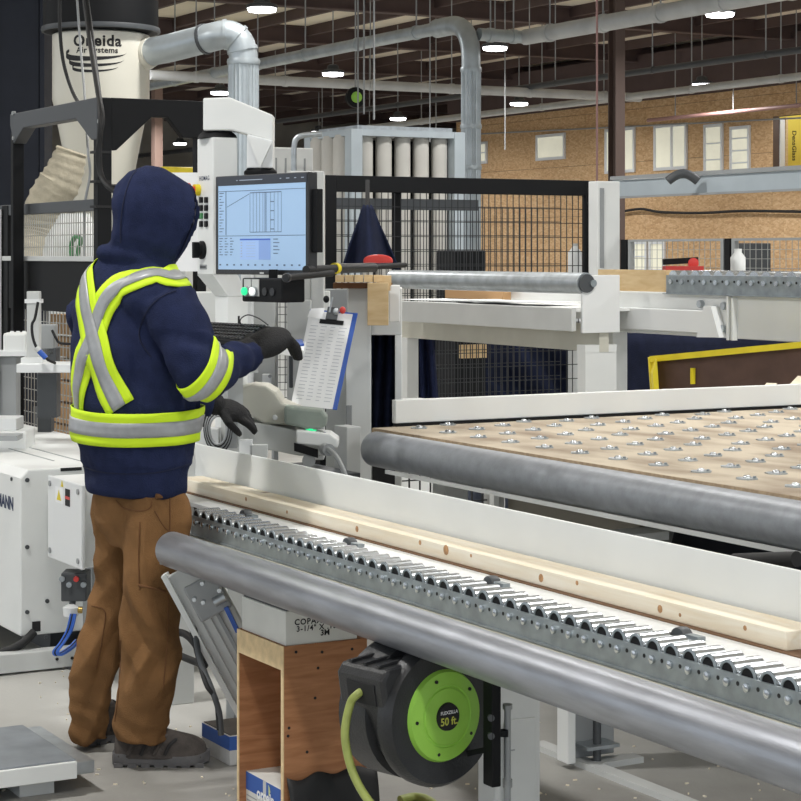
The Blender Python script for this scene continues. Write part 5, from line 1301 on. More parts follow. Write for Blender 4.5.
t = thing('black_pole', 'black pole with yellow ring and thick grip lying across', 'pole', D(340, 272, 7.6))
M().cyl(D(287, 277.5, 6.74), D(332, 273, 7.05), 0.012, n=14).build('lower_handle', rubber, t, 40); M().lathe([(0.012, -0.012), (0.016, -0.008), (0.016, 0.006), (0.012, 0.01)], D(287, 277.5, 6.74), D(332, 273, 7.05) - D(287, 277.5, 6.74), n=14).build('end_cap', plastic, t, 40)
M().cyl(D(306, 269.8, 6.88), D(335, 268.6, 7.1), 0.0145, n=14).build('upper_handle', rubber, t, 40)
M().cyl(D(334, 268.5, 7.1), D(337, 268.4, 7.12), 0.02, n=16).build('yellow_ring', yellow, t, 40)
M().cyl(D(337, 268.4, 7.12), D(374, 267.5, 7.4), 0.0175, n=16).build('grip', plastic, t, 40)
M().cyl(D(374, 267, 7.4), D(405, 265, 7.6), 0.010, n=12).build('pole_end', rubber, t, 40)
# clipboard
t = thing('clipboard', 'blue clipboard with a filled list hung on the machine', 'clipboard', D(330, 400, 7.5))
cp = [D(310, 309, 7.62), D(358, 313, 7.62), D(337, 410, 7.5), D(291, 405, 7.5)]
nn = (cp[1] - cp[0]).cross(cp[3] - cp[0]).normalized()
if nn.dot(-cp[0]) < 0: nn = -nn
M().prism(cp, nn * -0.004).build('board', blue_p, t, None, 0.002)
def cb(u, v, h=0.002):
    a = cp[0].lerp(cp[1], u); b = cp[3].lerp(cp[2], u); return a.lerp(b, v) + nn * h
def cq(u0, v0, u1, v1, h): return [cb(u0, v0, h), cb(u1, v0, h), cb(u1, v1, h), cb(u0, v1, h)]
M().prism(cq(0.0, 0.02, 0.90, 1.0, 0.001), nn * 0.003).build('paper_pad', paper, t)
ln = M()
for k in range(22):
    v = 0.17 + 0.036 * k
    for u0, u1 in ((0.08, 0.24), (0.30, 0.42), (0.50, 0.60), (0.68, 0.84)):
        ln.quad(cq(u0, v, u1 - 0.03 * ((k * 3) % 4) / 4, v + 0.006, 0.0047))
o = ln.build('written_list', paper_line, t); o['kind'] = 'stuff'
M().prism(cq(0.25, 0.10, 0.75, 0.145, 0.0045), nn * 0.006).build('clip_jaw', black, t, None, 0.002)
M().prism(cq(0.36, -0.03, 0.6, 0.10, 0.0045), nn * 0.01).build('clip_lever', dgrey, t, None, 0.002)
M().cyl(cb(0.42, 0.03, 0.016), cb(0.42, -0.12, 0.03), 0.004, n=8).build('hook', galv, t, 40)
for u, v, m in ((0.55, 0.02, galv), (0.68, 0.0, red_p), (0.3, -0.1, black)): M().ell(cb(u, v, 0.02), 0.012, 0.012, 0.014).build('hanging_key', m, t, 60)
M().prism([cb(0.02, -0.0, 0.006), cb(0.3, -0.02, 0.006), cb(0.3, 0.10, 0.006), cb(-0.02, 0.09, 0.006)], nn * 0.001).build('folded_corner', paper, t)

# ---- clamp head and cables behind the guard
t = thing('clamp_head', 'grey green machine head with lit green button above guard', 'machine head', D(305, 470, 7.3))
M().prism([D(226, 398, 7.3), D(236, 389, 7.3), D(252, 385, 7.3), D(266, 386, 7.3), D(276, 392, 7.3), D(282, 402, 7.3), D(300, 410, 7.3), D(302, 426, 7.3), D(264, 424, 7.3), D(236, 408, 7.3)], CF * 0.2).build('casting', beige, t, None, 0.008)
M().prism([D(239, 421, 7.28), D(264, 424, 7.28), D(302, 431, 7.28), D(332, 437, 7.28), D(332, 456, 7.28), D(300, 456, 7.28), D(239, 444, 7.28)], CF * 0.2).build('lower_body', lgrey, t, None, 0.004)
M().prism([D(284, 406, 7.22), D(322, 410, 7.22), D(327, 417, 7.22), D(326, 427, 7.22), D(312, 431, 7.22), D(284, 424, 7.22)], CF * 0.1).build('upper_casting', greenish, t, None, 0.01)
M().prism([D(296, 430, 7.18), D(330, 434, 7.18), D(338, 440, 7.18), D(338, 448, 7.18), D(296, 444, 7.18)], CF * 0.15).build('switch_box', white, t, None, 0.006)
M().prism([D(294, 443, 7.17), D(318, 450, 7.17), D(318, 458, 7.17), D(294, 451, 7.17)], CF * 0.02).build('black_strip', black, t)
q = D(311, 430, 7.24); M().lathe([(0.02, -0.005), (0.02, 0.006), (0.016, 0.01), (0.016, 0.02)], q, n=18).build('green_button', led_green, t, 40)
q = D(321, 434, 7.22); M().lathe([(0.02, -0.005), (0.022, 0.004), (0.014, 0.008)], q, n=18).build('chrome_ring', chrome, t, 40)
q = D(275, 417.5, 7.27); M().ell(q, 0.016, 0.008, 0.010).build('white_knob', white_b, t, 60)
M().lathe([(0.012, 0), (0.024, 0.006), (0.024, 0.02)], D(309, 460, 7.2), -CF, n=18).build('roller_knob', mgrey, t, 40)
M().cyl(D(325, 449, 7.16), D(329, 450, 7.1), 0.022, n=18).build('cable_gland', mgrey, t, 40)
M().tube(spline([D(328, 449, 7.1), D(335, 455, 7.05), D(341, 465, 7.0), D(346, 478, 6.98), D(348, 492, 7.0)], 6), 0.009, 10).build('grey_conduit', mgrey, t, 60)
bx('head_base', D(300, 470, 7.5) - V((0.25, 0.15, 0)), V((D(300, 470, 7.5).x + 0.2, D(300, 470, 7.5).y + 0.15, 0.0)), dgrey, t)
M().obox(D(246, 448, 7.0), CR, CF, UZ, 0.022, 0.02, 0.03).build('white_tag', white_b, t); M().obox(D(259, 451, 7.0), CR, CF, UZ, 0.03, 0.02, 0.022).build('grey_tag', lgrey, t)
M().obox(D(233, 432, 7.1), CR, CF, UZ, 0.016, 0.03, 0.055).build('terminal_block', mgrey, t)
t = thing('cable_loops', 'coiled grey and black cables beside the lower gloved hand', 'cable', D(220, 450, 7.0))
for k in range(6):
    c_ = D(218, 430, 6.95 + 0.02 * k); r_ = 0.05 + 0.006 * k
    M().tube([c_ + CR * r_ * 0.6 * math.cos(a) + UZ * r_ * math.sin(a) + CF * 0.01 * math.sin(2 * a) for a in [2 * math.pi * j / 20 for j in range(20)]], 0.0045, 6, closed=True).build('loop', rubber if k % 2 else mgrey, t, 60)
tag(M().obox(D(200, 442, 7.2), CR, CF, UZ, 0.07, 0.05, 0.05).build('white_number_box', white_b), 'white box with number behind the worker\'s waist', 'box')

# ---- floor scale at lower left
t = thing('floor_platform', 'low platform scale with grey steel top at lower left', 'platform', G(20, 770, 0))
ft = [G(-90, 782, 0.10), G(76, 756, 0.10), G(95, 752, 0.10), G(44, 721, 0.10), G(-120, 727, 0.10)]
zp = 0.098
A = V((G(76, 759, zp).x, G(76, 759, zp).y, zp)); Bf = G(-120, 790, zp)
xr_ = A.x; yr_ = A.y
xb_ = G(44, 722, zp).x
bx('steel_top', (xb_, yr_ - 1.0, zp - 0.012), (xr_, yr_, zp), mat('worn_steel_plate', (132, 138, 144), 0.5, metal=0.35, var=0.12, scale=10), t, 0.002)
bx('front_skirt', (xr_, yr_ - 1.0, zp - 0.052), (xr_ + 0.012, yr_ - 0.0, zp - 0.004), white, t, 0.003)
bx('side_ramp', (xb_, yr_, zp - 0.045), (xr_, yr_ + 0.055, zp - 0.01), galv, t, 0.002)
for k in range(3): bx('foot', (xr_ - 0.16, yr_ - 0.15 - 0.3 * k, 0), (xr_ - 0.04, yr_ - 0.05 - 0.3 * k, zp - 0.05), lgrey, t)
for k in range(2): bx('foot', (xb_ + 0.04, yr_ - 0.15 - 0.5 * k, 0), (xb_ + 0.14, yr_ - 0.05 - 0.5 * k, zp - 0.05), lgrey, t)
bx('under_frame', (xb_ + 0.02, yr_ - 0.98, zp - 0.05), (xr_ - 0.005, yr_ - 0.01, zp - 0.012), dgrey, t)
# ================================================================== the worker
PY_ = 6.0
KP = PY_ / FPX
def pz(py, Y=PY_): return EYE - (py - HORIZON) / FPX * Y
Fb, Rb = cw(0.7071, 0.7071, 0), cw(0.7071, -0.7071, 0)     # the way the chest faces / his right-hand side
foot0 = D(130, 760, 5.98)
person = thing('person', 'worker in navy hoodie, reflective straps and brown work trousers at the controls', 'person', V((foot0.x, foot0.y, 0)))

def remesh(m, name, voxel, smooth_it, mtl, parent, disp=None):
    me = m.mesh(name + '_raw'); o = bpy.data.objects.new(name + '_raw', me); COL.objects.link(o)
    r = o.modifiers.new('r', 'REMESH'); r.mode = 'VOXEL'; r.voxel_size = voxel
    s = o.modifiers.new('s', 'SMOOTH'); s.iterations = smooth_it; s.factor = 0.5
    dg = bpy.context.evaluated_depsgraph_get()
    me2 = bpy.data.meshes.new_from_object(o.evaluated_get(dg))
    bpy.data.objects.remove(o); bpy.data.meshes.remove(me)
    if disp:
        nn_ = [v.normal.copy() for v in me2.vertices]
        for v, n_ in zip(me2.vertices, nn_): v.co += n_ * disp(v.co, n_)
    bvh = BVHTree.FromPolygons([v.co.copy() for v in me2.vertices], [tuple(p.vertices) for p in me2.polygons])
    me2.transform(Matrix.Translation(-worigin(parent)))
    me2.polygons.foreach_set('use_smooth', [True] * len(me2.polygons))
    me2.materials.clear(); me2.materials.append(mtl); me2.name = name
    return put(name, me2, parent, worigin(parent)), bvh

def eloft(b, secs, n=28, pw=2.0):
    """closed loft through ellipses (centre, half-axis a, half-axis b)"""
    rings = []
    for c_, a_, b_ in secs:
        ring = []
        for j in range(n):
            t_ = 2 * math.pi * j / n; cs, sn = math.cos(t_), math.sin(t_)
            ring.append(c_ + a_ * (abs(cs) ** (2 / pw) * (1 if cs > 0 else -1)) + b_ * (abs(sn) ** (2 / pw) * (1 if sn > 0 else -1)))
        rings.append(ring)
    return b.rings(rings)

def torso_secs(shrink=1.0):
    out = []
    for py, pxc, a, bb in ((494, 135, 0.168, 0.130), (490, 135, 0.182, 0.140), (470, 135.5, 0.184, 0.142), (462, 136, 0.194, 0.150), (440, 136, 0.205, 0.160), (400, 136, 0.213, 0.165), (350, 132, 0.216, 0.160), (312, 130, 0.222, 0.140), (292, 131, 0.215, 0.122), (277, 133, 0.192, 0.108), (266, 136, 0.150, 0.098), (256, 138, 0.115, 0.092), (240, 142, 0.092, 0.090)):
        c_ = D(pxc, py, PY_); out.append((c_, Rb * a * shrink, Fb * bb * shrink))
    return out
sh_r, el_r, wr_r = D(168, 303, 5.83), D(204, 375, 5.74), D(248, 354, 5.96)
sh_l, el_l, wr_l = D(96, 305, 6.17), D(104, 384, 6.30), D(214, 404, 6.36)
def arm_tube(b, s, e, w, k=1.0):
    pts = spline([s, s.lerp(e, 0.5) + UZ * 0.01, e, e.lerp(w, 0.5), w], 5)
    n = len(pts); rr = []
    for i in range(n):
        f = i / (n - 1)
        r = 0.088 + (0.074 - 0.088) * min(1, f * 2) if f < 0.5 else 0.074 + (0.047 - 0.074) * (f - 0.5) * 2
        rr.append(r * k)
    return b.tube(pts, rr, 20)

# ---- the body itself (one continuous figure under the clothes)
bm = M()
eloft(bm, torso_secs(0.86)[1:])
hd = D(149, 214, PY_)
face_dir = cw(0.93, 0.36, -0.10).normalized(); face_side = face_dir.cross(UZ).normalized()
Rm = Matrix((face_dir, face_side, UZ)).transposed()
bm.ell(hd + UZ * 0.0, 0.094, 0.074, 0.112, Rm); bm.ell(hd - UZ * 0.055 + face_dir * 0.03, 0.062, 0.055, 0.065, Rm)
bm.ell(hd + face_dir * 0.098 - UZ * 0.012, 0.018, 0.012, 0.022, Rm)                       # nose
bm.ell(hd + face_dir * 0.084 - UZ * 0.058, 0.014, 0.025, 0.010, Rm)                       # mouth
for s_ in (-1, 1): bm.ell(hd + face_side * 0.076 * s_ - UZ * 0.01, 0.02, 0.010, 0.03, Rm); bm.ell(hd + face_dir * 0.082 + face_side * 0.032 * s_ + UZ * 0.018, 0.014, 0.018, 0.010, Rm)
arm_tube(bm, sh_r, el_r, wr_r, 0.62); arm_tube(bm, sh_l, el_l, wr_l, 0.62)
legs = {'r': [(486, 150, 0.088, 5.95), (500, 152, 0.100, 5.94), (520, 154, 0.104, 5.93), (560, 155, 0.100, 5.92), (605, 152, 0.094, 5.92), (640, 151, 0.092, 5.92), (675, 147, 0.088, 5.92), (705, 142, 0.084, 5.92), (728, 140, 0.080, 5.92), (741, 141, 0.078, 5.92)],
        'l': [(486, 121, 0.07, 6.04), (502, 119.5, 0.078, 6.05), (520, 117.5, 0.076, 6.08), (560, 116, 0.066, 6.1), (600, 109, 0.066, 6.12), (640, 101, 0.069, 6.12), (670, 95, 0.068, 6.12), (700, 90.5, 0.066, 6.12), (725, 91, 0.062, 6.12), (742, 92, 0.058, 6.12)]}
for side_ in 'rl':
    L = [(D(px, py, Y), r) for py, px, r, Y in legs[side_]]
    L = L[:-1]; bm.tube([p_ for p_, r in L], [r * 0.56 for p_, r in L], 16)
body, _ = remesh(bm, 'body', 0.012, 4, skin, person)

# ---- hoodie
hm = M()
eloft(hm, torso_secs())
arm_tube(hm, sh_r, el_r, wr_r); arm_tube(hm, sh_l, el_l, wr_l)
hm.ell(sh_r.lerp(D(140, 290, 5.95), 0.4) + UZ * -0.005, 0.11, 0.11, 0.10); hm.ell(sh_l.lerp(D(130, 290, 6.03), 0.4), 0.10, 0.10, 0.095)
def hood_ring(T, B, w, bow, n=32, Y=PY_):
    t_, b_ = D(T[0], T[1], Y), D(B[0], B[1], Y); c_ = (t_ + b_) / 2; up = (t_ - b_) / 2
    fw = cw(1.0, 0.06, 0).normalized(); sd = cw(0.06, -1.0, 0).normalized()
    ring = []
    for j in range(n):
        a = 2 * math.pi * j / n; cs, sn = math.cos(a), math.sin(a)
        ring.append(c_ + up * sn + sd * w * cs * (1.0 - 0.12 * sn) + fw * bow * (1 - abs(sn) ** 2) * (1 + 0.75 * sn))
    return ring
hood = [((114, 198), (113, 226), 0.03, -0.004), ((117, 184), (112, 243), 0.078, -0.006), ((129, 171), (113, 257), 0.108, -0.004), ((146, 165.5), (122, 267), 0.122, 0.0), ((163, 168), (140, 274), 0.124, 0.006),
        ((180, 176), (156, 277), 0.116, 0.015), ((191, 182), (166, 275), 0.108, 0.026), ((195, 186), (169, 273), 0.102, 0.032), ((195, 189), (170, 270), 0.094, 0.032), ((190, 195), (168, 262), 0.082, 0.02), ((174, 196), (156, 255), 0.075, 0.0), ((160, 200), (150, 250), 0.05, -0.01)]
hm.rings([hood_ring(*h) for h in hood])
# folded collar roll where the hood meets the back
ring = []
for j in range(24):
    a = 2 * math.pi * j / 24
    ring.append(D(137, 260, PY_) + Rb * 0.108 * math.cos(a) + Fb * 0.09 * math.sin(a) + UZ * (-0.02 * math.sin(a) - 0.012 * math.cos(a)))
hm.tube(ring, 0.02, 10, closed=True)
def nz(p_, s): return noise.noise(p_ * s)
hc = torso_secs()[5][0]
def hood_disp(p_, n_):
    q = p_ - hc
    d_ = 0.012 * nz(V((q.x * 3, q.y * 3, q.z * 6)) + V((3, 1, 7)), 1.6) + 0.004 * nz(p_, 14)
    d_ += 0.009 * math.sin(q.z * 48 + 3.2 * nz(p_, 5)) * max(0, -nz(V((p_.x * 3, p_.y * 3, p_.z * 2)), 1.5))
    if p_.z < pz(463): d_ -= 0.004
    if p_.z < pz(440) and p_.z > pz(462): d_ += 0.012 * max(0, nz(V((p_.x * 5, p_.y * 5, p_.z)), 2.0))
    # sleeve folds around the elbow and forearm
    e_ = (p_ - el_r); f_ = (wr_r - el_r).normalized(); s_ = e_.dot(f_)
    if e_.length < 0.34 and p_.z < sh_r.z - 0.08 and (p_ - wr_r).length < 0.36: d_ += 0.007 * math.sin(s_ * 85 + 4 * nz(p_, 7)) * (0.6 + nz(p_, 9))
    return d_
hoodie, hbvh = remesh(hm, 'hoodie', 0.0085, 3, navy, person, hood_disp)
tag(hoodie, 'navy blue fleece hoodie with the hood up')
eye = V((0, 0, EYE))
def hit(px, py):
    d_ = (D(px, py, 1.0) - eye).normalized(); r = hbvh.ray_cast(eye, d_)
    return (r[0], r[1]) if r[0] is not None else (None, None)
def onto(p_):
    r = hbvh.find_nearest(p_); return r[0], r[1]
def band(path, width, name, lift=0.004, closed=False, fn=onto):
    """three-strip reflective band laid on the hoodie along a list of surface points"""
    pts = [V(p_) for p_ in path]; n = len(pts)
    for _ in range(3):
        pts = [pts[i] if (not closed and i in (0, n - 1)) else (pts[i - 1] + pts[i] * 2 + pts[(i + 1) % n]) / 4 for i in range(n)]
    cols = [-1, -0.72, -0.44, -0.15, 0.15, 0.44, 0.72, 1]
    rows = []
    for i in range(n):
        a = pts[i - 1] if (i > 0 or closed) else pts[0]; b = pts[(i + 1) % n] if (i < n - 1 or closed) else pts[-1]
        tg = (b - a).normalized(); c_, nr = onto(pts[i]); sd = nr.cross(tg).normalized()
        row = []
        for k in cols:
            q, qn = onto(c_ + sd * width / 2 * k); row.append((q, qn))
        rows.append(row)
    def strip(k0, k1, m_, nm, par, lf):
        b = M(); w = k1 - k0 + 1
        for row in rows:
            for k in range(k0, k1 + 1): q, qn = row[k]; b.v.append(q + qn * lf)
        for i in range(n if closed else n - 1):
            for k in range(w - 1):
                j = (i + 1) % n; b.f.append((i * w + k, i * w + k + 1, j * w + k + 1, j * w + k))
        o = b.build(nm, m_, par, 70); s_ = o.modifiers.new('thickness', 'SOLIDIFY'); s_.thickness = 0.003; s_.offset = 0
        return o
    yl_ = strip(0, 7, hivis, name, person, lift)
    strip(2, 5, reflect, 'silver_tape', yl_, lift + 0.0035)
    return yl_
def pixel_path(pp):
    out = []
    dense = spline([V((a, b, 0)) for a, b in pp], 7)
    for v in dense:
        h_, n_ = hit(v.x, v.y)
        if h_ is not None: out.append(h_)
    # even out
    res = [out[0]]
    for p_ in out[1:]:
        if (p_ - res[-1]).length > 0.012: res.append(p_)
    return res
def extend(path, pts):
    """carry a strap on round the unseen side"""
    out = list(path); ctrl = [path[-2], path[-1]] + [onto(V(p_))[0] for p_ in pts]
    for v in spline(ctrl, 8)[9:]:
        q, _n = onto(v)
        if (q - out[-1]).length > 0.01: out.append(q)
    return out
W_ = 0.112
s1 = pixel_path([(86, 283), (87, 300), (90, 318), (94.5, 336), (100, 360), (108, 383), (118, 402), (122, 410)])
ls = D(108, 262, 6.08)
s1 = extend(s1[::-1], [D(100, 266, 6.12), D(110, 264, 6.16) + Fb * 0.06, D(125, 300, 6.05) + Fb * 0.15, D(135, 380, 6.0) + Fb * 0.19])
s2 = pixel_path([(172, 279), (160, 273), (145, 275.5), (130, 281), (116, 289), (106, 300), (99, 316), (94, 334), (87, 350), (81, 366), (78.5, 384), (78, 402), (79, 414)])
s2 = extend(s2[::-1], [D(178, 283, 5.95), D(176, 300, 6.0) + Fb * 0.1, D(165, 350, 6.0) + Fb * 0.17])
band(s2, W_ * 0.9, 'reflective_strap', 0.0035); band(s1, W_ * 0.9, 'reflective_strap', 0.0065)
def ring_band(c_, an, u_, v_, width, name, lift, n, rmax, rdef, wob=0.0):
    """closed band cast outwards from an axis through the cloth, so that its edges stay even"""
    cols = [-1, -0.72, -0.44, -0.15, 0.15, 0.44, 0.72, 1]; rows = []
    for k in range(n):
        a = 2 * math.pi * k / n; d_ = u_ * math.cos(a) + v_ * math.sin(a); row = []
        for f in cols:
            o_ = c_ + an * (f * width / 2 + wob * math.sin(a - 0.5)); r = hbvh.ray_cast(o_, d_)
            rad = (r[0] - o_).length if r[0] is not None else rdef
            row.append([o_, d_, min(rad, rmax)])
        rows.append(row)
    for _ in range(4):
        for f in range(len(cols)):
            rr_ = [rows[k][f][2] for k in range(n)]
            for k in range(n): rows[k][f][2] = max(rr_[k], (rr_[k - 1] + rr_[k] + rr_[(k + 1) % n]) / 3)
    def strip(k0, k1, m_, nm, par, lf):
        b = M(); w = k1 - k0 + 1
        for row in rows:
            for k in range(k0, k1 + 1): o_, d_, r_ = row[k]; b.v.append(o_ + d_ * (r_ + lf))
        for i in range(n):
            for k in range(w - 1):
                j_ = (i + 1) % n; b.f.append((i * w + k, i * w + k + 1, j_ * w + k + 1, j_ * w + k))
        o = b.build(nm, m_, par, 70); s_ = o.modifiers.new('thickness', 'SOLIDIFY'); s_.thickness = 0.003; s_.offset = 0
        return o
    yl_ = strip(0, 7, hivis, name, person, lift); strip(2, 5, reflect, 'silver_tape', yl_, lift + 0.0035)
ring_band(D(135.5, 422, PY_), UZ, Rb, Fb, 0.098, 'waist_band', 0.013, 72, 0.235, 0.2, 0.010)
an = ((el_r - sh_r).normalized() + (wr_r - el_r).normalized()).normalized()
au = an.cross(UZ).normalized(); av = au.cross(an).normalized()
ring_band(el_r + cw(0.010, 0, 0.002), an, au, av, 0.088, 'arm_band', 0.004, 44, 0.098, 0.078)
# seams: armhole and hood centre
def seam(pp, name='seam', r=0.0022):
    pts = pixel_path(pp); pts = [p_ + onto(p_)[1] * 0.001 for p_ in pts]
    M().tube(pts, r, 6).build(name, mat('navy_seam', (22, 28, 54), 0.95) if 'navy_seam' not in MATS else MATS['navy_seam'], hoodie, 60)
seam([(176, 291), (163, 296), (151, 306), (143, 320), (139, 334), (143, 346), (152, 358)])
seam([(137, 169), (130, 180), (124, 200), (121, 222), (121, 243)], 'hood_seam'); seam([(190, 186), (195, 200), (193, 222), (184, 245), (173, 266)], 'hood_hem', 0.003)
seam([(82, 466), (100, 472), (130, 474), (160, 472), (189, 464)], 'hem_seam')

# ---- trousers
tm = M()
for side_ in 'rl':
    L = [(D(px, py, Y), r) for py, px, r, Y in legs[side_]]
    secs = [(p_, Rb * r * 1.03, Fb * r * 0.98) for p_, r in L]
    eloft(tm, secs, 24)
eloft(tm, [(D(138, 480, PY_), Rb * 0.13, Fb * 0.098), (D(139, 497, PY_), Rb * 0.152, Fb * 0.118), (D(141, 520, PY_ ), Rb * 0.150, Fb * 0.120), (D(142, 545, PY_), Rb * 0.11, Fb * 0.09)])
def ridge(v):
    """sharp-crested fold profile in -1..1"""
    return 1 - 2 * abs(2 * ((v % 1) - 0.5)) ** 0.8
def trouser_disp(p_, n_):
    u_ = p_.dot(CR); w_ = p_.dot(CF)
    low = max(0.0, min(1.0, (0.80 - p_.z) / 0.5))
    warp = nz(V((p_.x * 2, p_.y * 2, p_.z * 1.6)), 1.7)
    d_ = 0.003 * nz(p_, 12)
    # slanting drag folds, breaking up over the leg
    m1 = max(0.0, nz(p_ + V((9, 4, 2)), 4.2) + 0.15)
    d_ += 0.026 * low * m1 * ridge(p_.z * 6.5 - u_ * 7.5 + 1.1 * warp)
    m2 = max(0.0, nz(p_ + V((1, 8, 5)), 4.6) + 0.1)
    d_ += 0.022 * (0.35 + 0.65 * low) * m2 * ridge(p_.z * 5.0 + u_ * 9.0 + 0.9 * warp)
    # long creases down the front of the leg
    d_ += 0.008 * ridge(u_ * 6.5 + 0.5 * p_.z + 0.5 * warp)
    # stacked cloth just above the shoe
    if p_.z < 0.24: d_ += 0.008 * (0.24 - p_.z) / 0.24 * ridge(p_.z * 13 + u_ * 5 + 0.8 * nz(p_, 5))
    return d_
trousers, tbvh = remesh(tm, 'trousers', 0.0085, 3, duck, person, trouser_disp)
tag(trousers, 'loose brown canvas work trousers')
def tpath(pp, lift=0.0015):
    out = []
    for v in spline([V((a, b, 0)) for a, b in pp], 7):
        d_ = (D(v.x, v.y, 1.0) - eye).normalized(); r = tbvh.ray_cast(eye, d_)
        if r[0] is not None and (not out or (r[0] - out[-1]).length > 0.006): out.append(r[0] + r[1] * lift)
    return out
def tseam(pp, name='stitched_seam', r=0.002):
    pts = tpath(pp)
    if len(pts) > 2: M().tube(pts, r, 6).build(name, duck_seam, trousers, 60)
tseam([(116, 500), (124, 508), (140, 511), (150, 508), (152, 499)], 'back_pocket'); tseam([(170, 492), (170, 520), (169, 545)]); tseam([(140, 522), (139, 560), (140, 590)]); tseam([(155, 511), (162, 524), (169, 532)], 'tool_loop')
tseam([(139, 585), (152, 588), (167, 592)], 'cargo_pocket', 0.004); tseam([(168, 594), (167, 640), (163, 690)]); tseam([(121, 640), (119, 690), (115, 722)]); tseam([(92, 606), (105, 612), (102, 640), (96, 668)])
pq = tpath([(155, 497), (169, 496)], 0.006)
if len(pq) > 1: M().tube(pq, 0.009, 8).build('belt_loop', duck_seam, trousers, 60)

# ---- shoes
def shoe(heel, toe, label_side, name='shoe'):
    h_, t_ = V(heel), V(toe); f_ = (t_ - h_).normalized(); s_ = f_.cross(UZ).normalized(); L = (t_ - h_).length
    t0 = M(); t1 = M()
    prof = [(0.0, 0.032, 0.095), (0.02, 0.040, 0.128), (0.10, 0.045, 0.135), (0.25, 0.046, 0.133), (0.40, 0.048, 0.124), (0.55, 0.051, 0.108), (0.72, 0.053, 0.096), (0.86, 0.051, 0.088), (0.95, 0.043, 0.076), (1.0, 0.024, 0.058)]
    rings = []
    for f, w, hgt in prof:
        c_ = h_ + f_ * L * f; ring = []
        for j in range(20):
            a = 2 * math.pi * j / 20; cs, sn = math.cos(a), math.sin(a)
            ring.append(c_ + s_ * w * cs * (1 - 0.35 * max(0, sn) ** 1.5 * (1 if f < 0.6 else 0.3)) + UZ * (0.026 + (hgt - 0.026) * max(0, sn) - 0.004 * max(0, -sn)))
        rings.append(ring)
    g = M().rings(rings).build(name, shoe_m, person, 60)
    sub = g.modifiers.new('round', 'SUBSURF'); sub.levels = 1; sub.render_levels = 1
    rings = []
    for f, w, hgt in [(-0.02, 0.020, 0), (0.0, 0.036, 0), (0.1, 0.043, 0), (0.25, 0.043, 0), (0.42, 0.042, 0), (0.6, 0.049, 0), (0.75, 0.053, 0), (0.9, 0.047, 0), (0.98, 0.032, 0), (1.03, 0.014, 0)]:
        c_ = h_ + f_ * L * f; lift = 0.006 * max(0, (f - 0.8) / 0.2) ** 2; top = 0.034 + 0.006 * (f < 0.15) + 0.008 * max(0, (f - 0.85) / 0.15)
        rings.append([c_ + s_ * w * a + UZ * z_ for a, z_ in ((-1, top), (-1.04, 0.02 + lift), (-0.95, 0.006 + lift), (0, 0.005 + lift), (0.95, 0.006 + lift), (1.04, 0.02 + lift), (1, top))])
    so = M().rings(rings).build('sole', sole_m, g, 50)
    for k in range(7):
        f = 0.06 + 0.145 * k
        for sd in (-1, 1):
            c_ = h_ + f_ * L * f + s_ * 0.036 * sd; M().obox(c_ + UZ * 0.006, f_, s_, UZ, 0.013, 0.010, 0.006).build('tread_lug', sole_m, g)
    for k, f in enumerate((0.18, 0.32, 0.46, 0.58)):
        hh_ = 0.125 - 0.05 * max(0, f - 0.25)
        pts = [h_ + f_ * L * (f - 0.02) + s_ * 0.048 + UZ * 0.038, h_ + f_ * L * (f + 0.03) + s_ * 0.044 + UZ * 0.066, h_ + f_ * L * (f + 0.09) + s_ * 0.03 + UZ * (0.088 if k < 3 else 0.078), h_ + f_ * L * (f + 0.12) + s_ * 0.008 + UZ * (0.112 - 0.012 * k)]
        M().tube(spline(pts, 5), 0.006, 6).build('overlay_strap', shoe_d if k % 2 else shoe_m, g, 60)
    for k in range(4):
        c_ = h_ + f_ * L * (0.42 + 0.06 * k) + UZ * (0.122 - 0.010 * k); M().tube(arc(c_ + s_ * 0.024 - UZ * 0.008, c_ + UZ * 0.006, c_ - s_ * 0.024 - UZ * 0.008, 6), 0.0026, 6).build('lace', shoe_d, g, 60)
    return g
shoe(G(115, 764, 0.0), G(207, 764, 0.0), 'right')
sl = shoe(G(80, 744.5, 0.0), G(80, 744.5, 0.0) + cw(0.22, 0.17, 0), 'left')

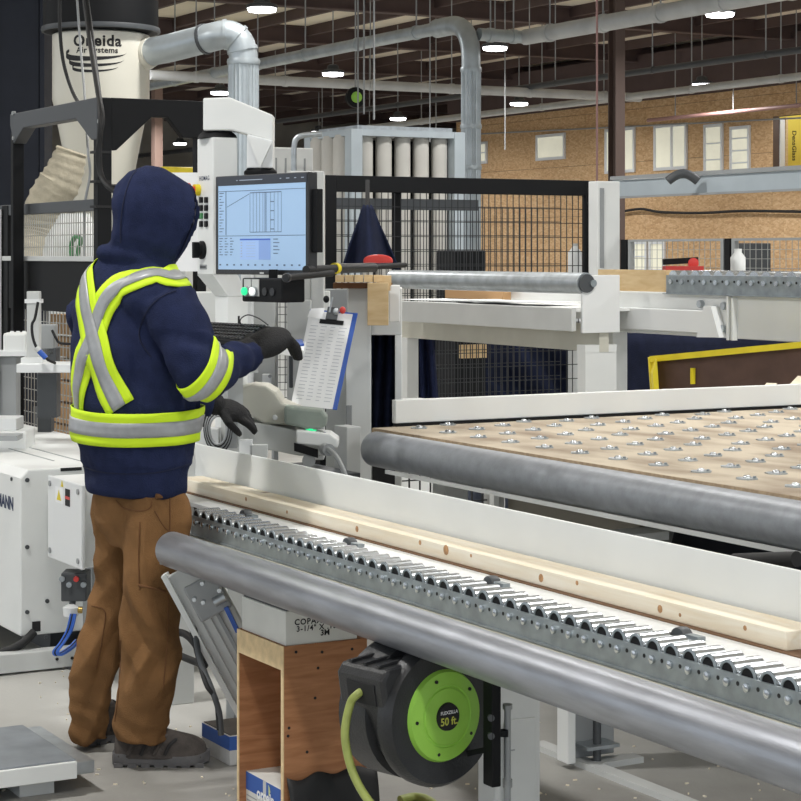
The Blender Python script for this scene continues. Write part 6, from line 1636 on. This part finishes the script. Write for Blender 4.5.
# ---- gloves
def glove(wrist, dirv, palmn, curl, name, thumb_side=1, size=1.0):
    b = M(); d_ = dirv.normalized(); n_ = (palmn - d_ * palmn.dot(d_)).normalized(); s_ = d_.cross(n_).normalized() * thumb_side
    k = size
    b.tube([wrist - d_ * 0.035, wrist + d_ * 0.01], [0.036 * k, 0.034 * k], 14)
    Rm_ = Matrix((d_, s_, n_)).transposed()
    b.ell(wrist + d_ * 0.05 * k, 0.058 * k, 0.046 * k, 0.027 * k, Rm_)
    for j, (off, ln_) in enumerate(((0.033, 0.070), (0.011, 0.080), (-0.012, 0.075), (-0.033, 0.060))):
        p_ = wrist + d_ * 0.085 * k + s_ * off * k; dd = d_.copy(); pts = [wrist + d_ * 0.05 * k + s_ * off * 0.8 * k, p_]
        for q in range(3):
            dd = (dd + n_ * math.tan(curl * (0.7 + 0.15 * j))).normalized(); p_ = p_ + dd * ln_ * k * (0.42, 0.32, 0.26)[q]; pts.append(p_)
        b.tube(pts, [0.0125 * k, 0.0125 * k, 0.0118 * k, 0.011 * k, 0.0095 * k], 10)
    p0 = wrist + d_ * 0.02 * k + s_ * 0.028 * k
    b.tube([p0, p0 + (d_ * 0.6 + s_ * 0.8).normalized() * 0.04 * k + n_ * 0.008, p0 + (d_ * 0.95 + s_ * 0.55).normalized() * 0.068 * k + n_ * 0.024 * k, p0 + (d_ * 1.1 + s_ * 0.3).normalized() * 0.084 * k + n_ * 0.042 * k], [0.015 * k, 0.0135 * k, 0.012 * k, 0.009 * k], 10)
    o, _b = remesh(b, name, 0.0045, 2, glove_m, person); return o
hd_r = (D(284, 334, 6.04) - wr_r)
tag(glove(wr_r + hd_r.normalized() * 0.012, hd_r, cw(0.25, 0.55, -0.8), 0.95, 'glove', 1, 1.36), 'black knit glove of the raised hand')
hd_l = D(252, 418, 6.40) - wr_l
tag(glove(wr_l + hd_l.normalized() * 0.01, hd_l, cw(0.1, 0.5, -0.8), 0.35, 'glove', -1, 1.0), 'black knit glove of the lowered hand')
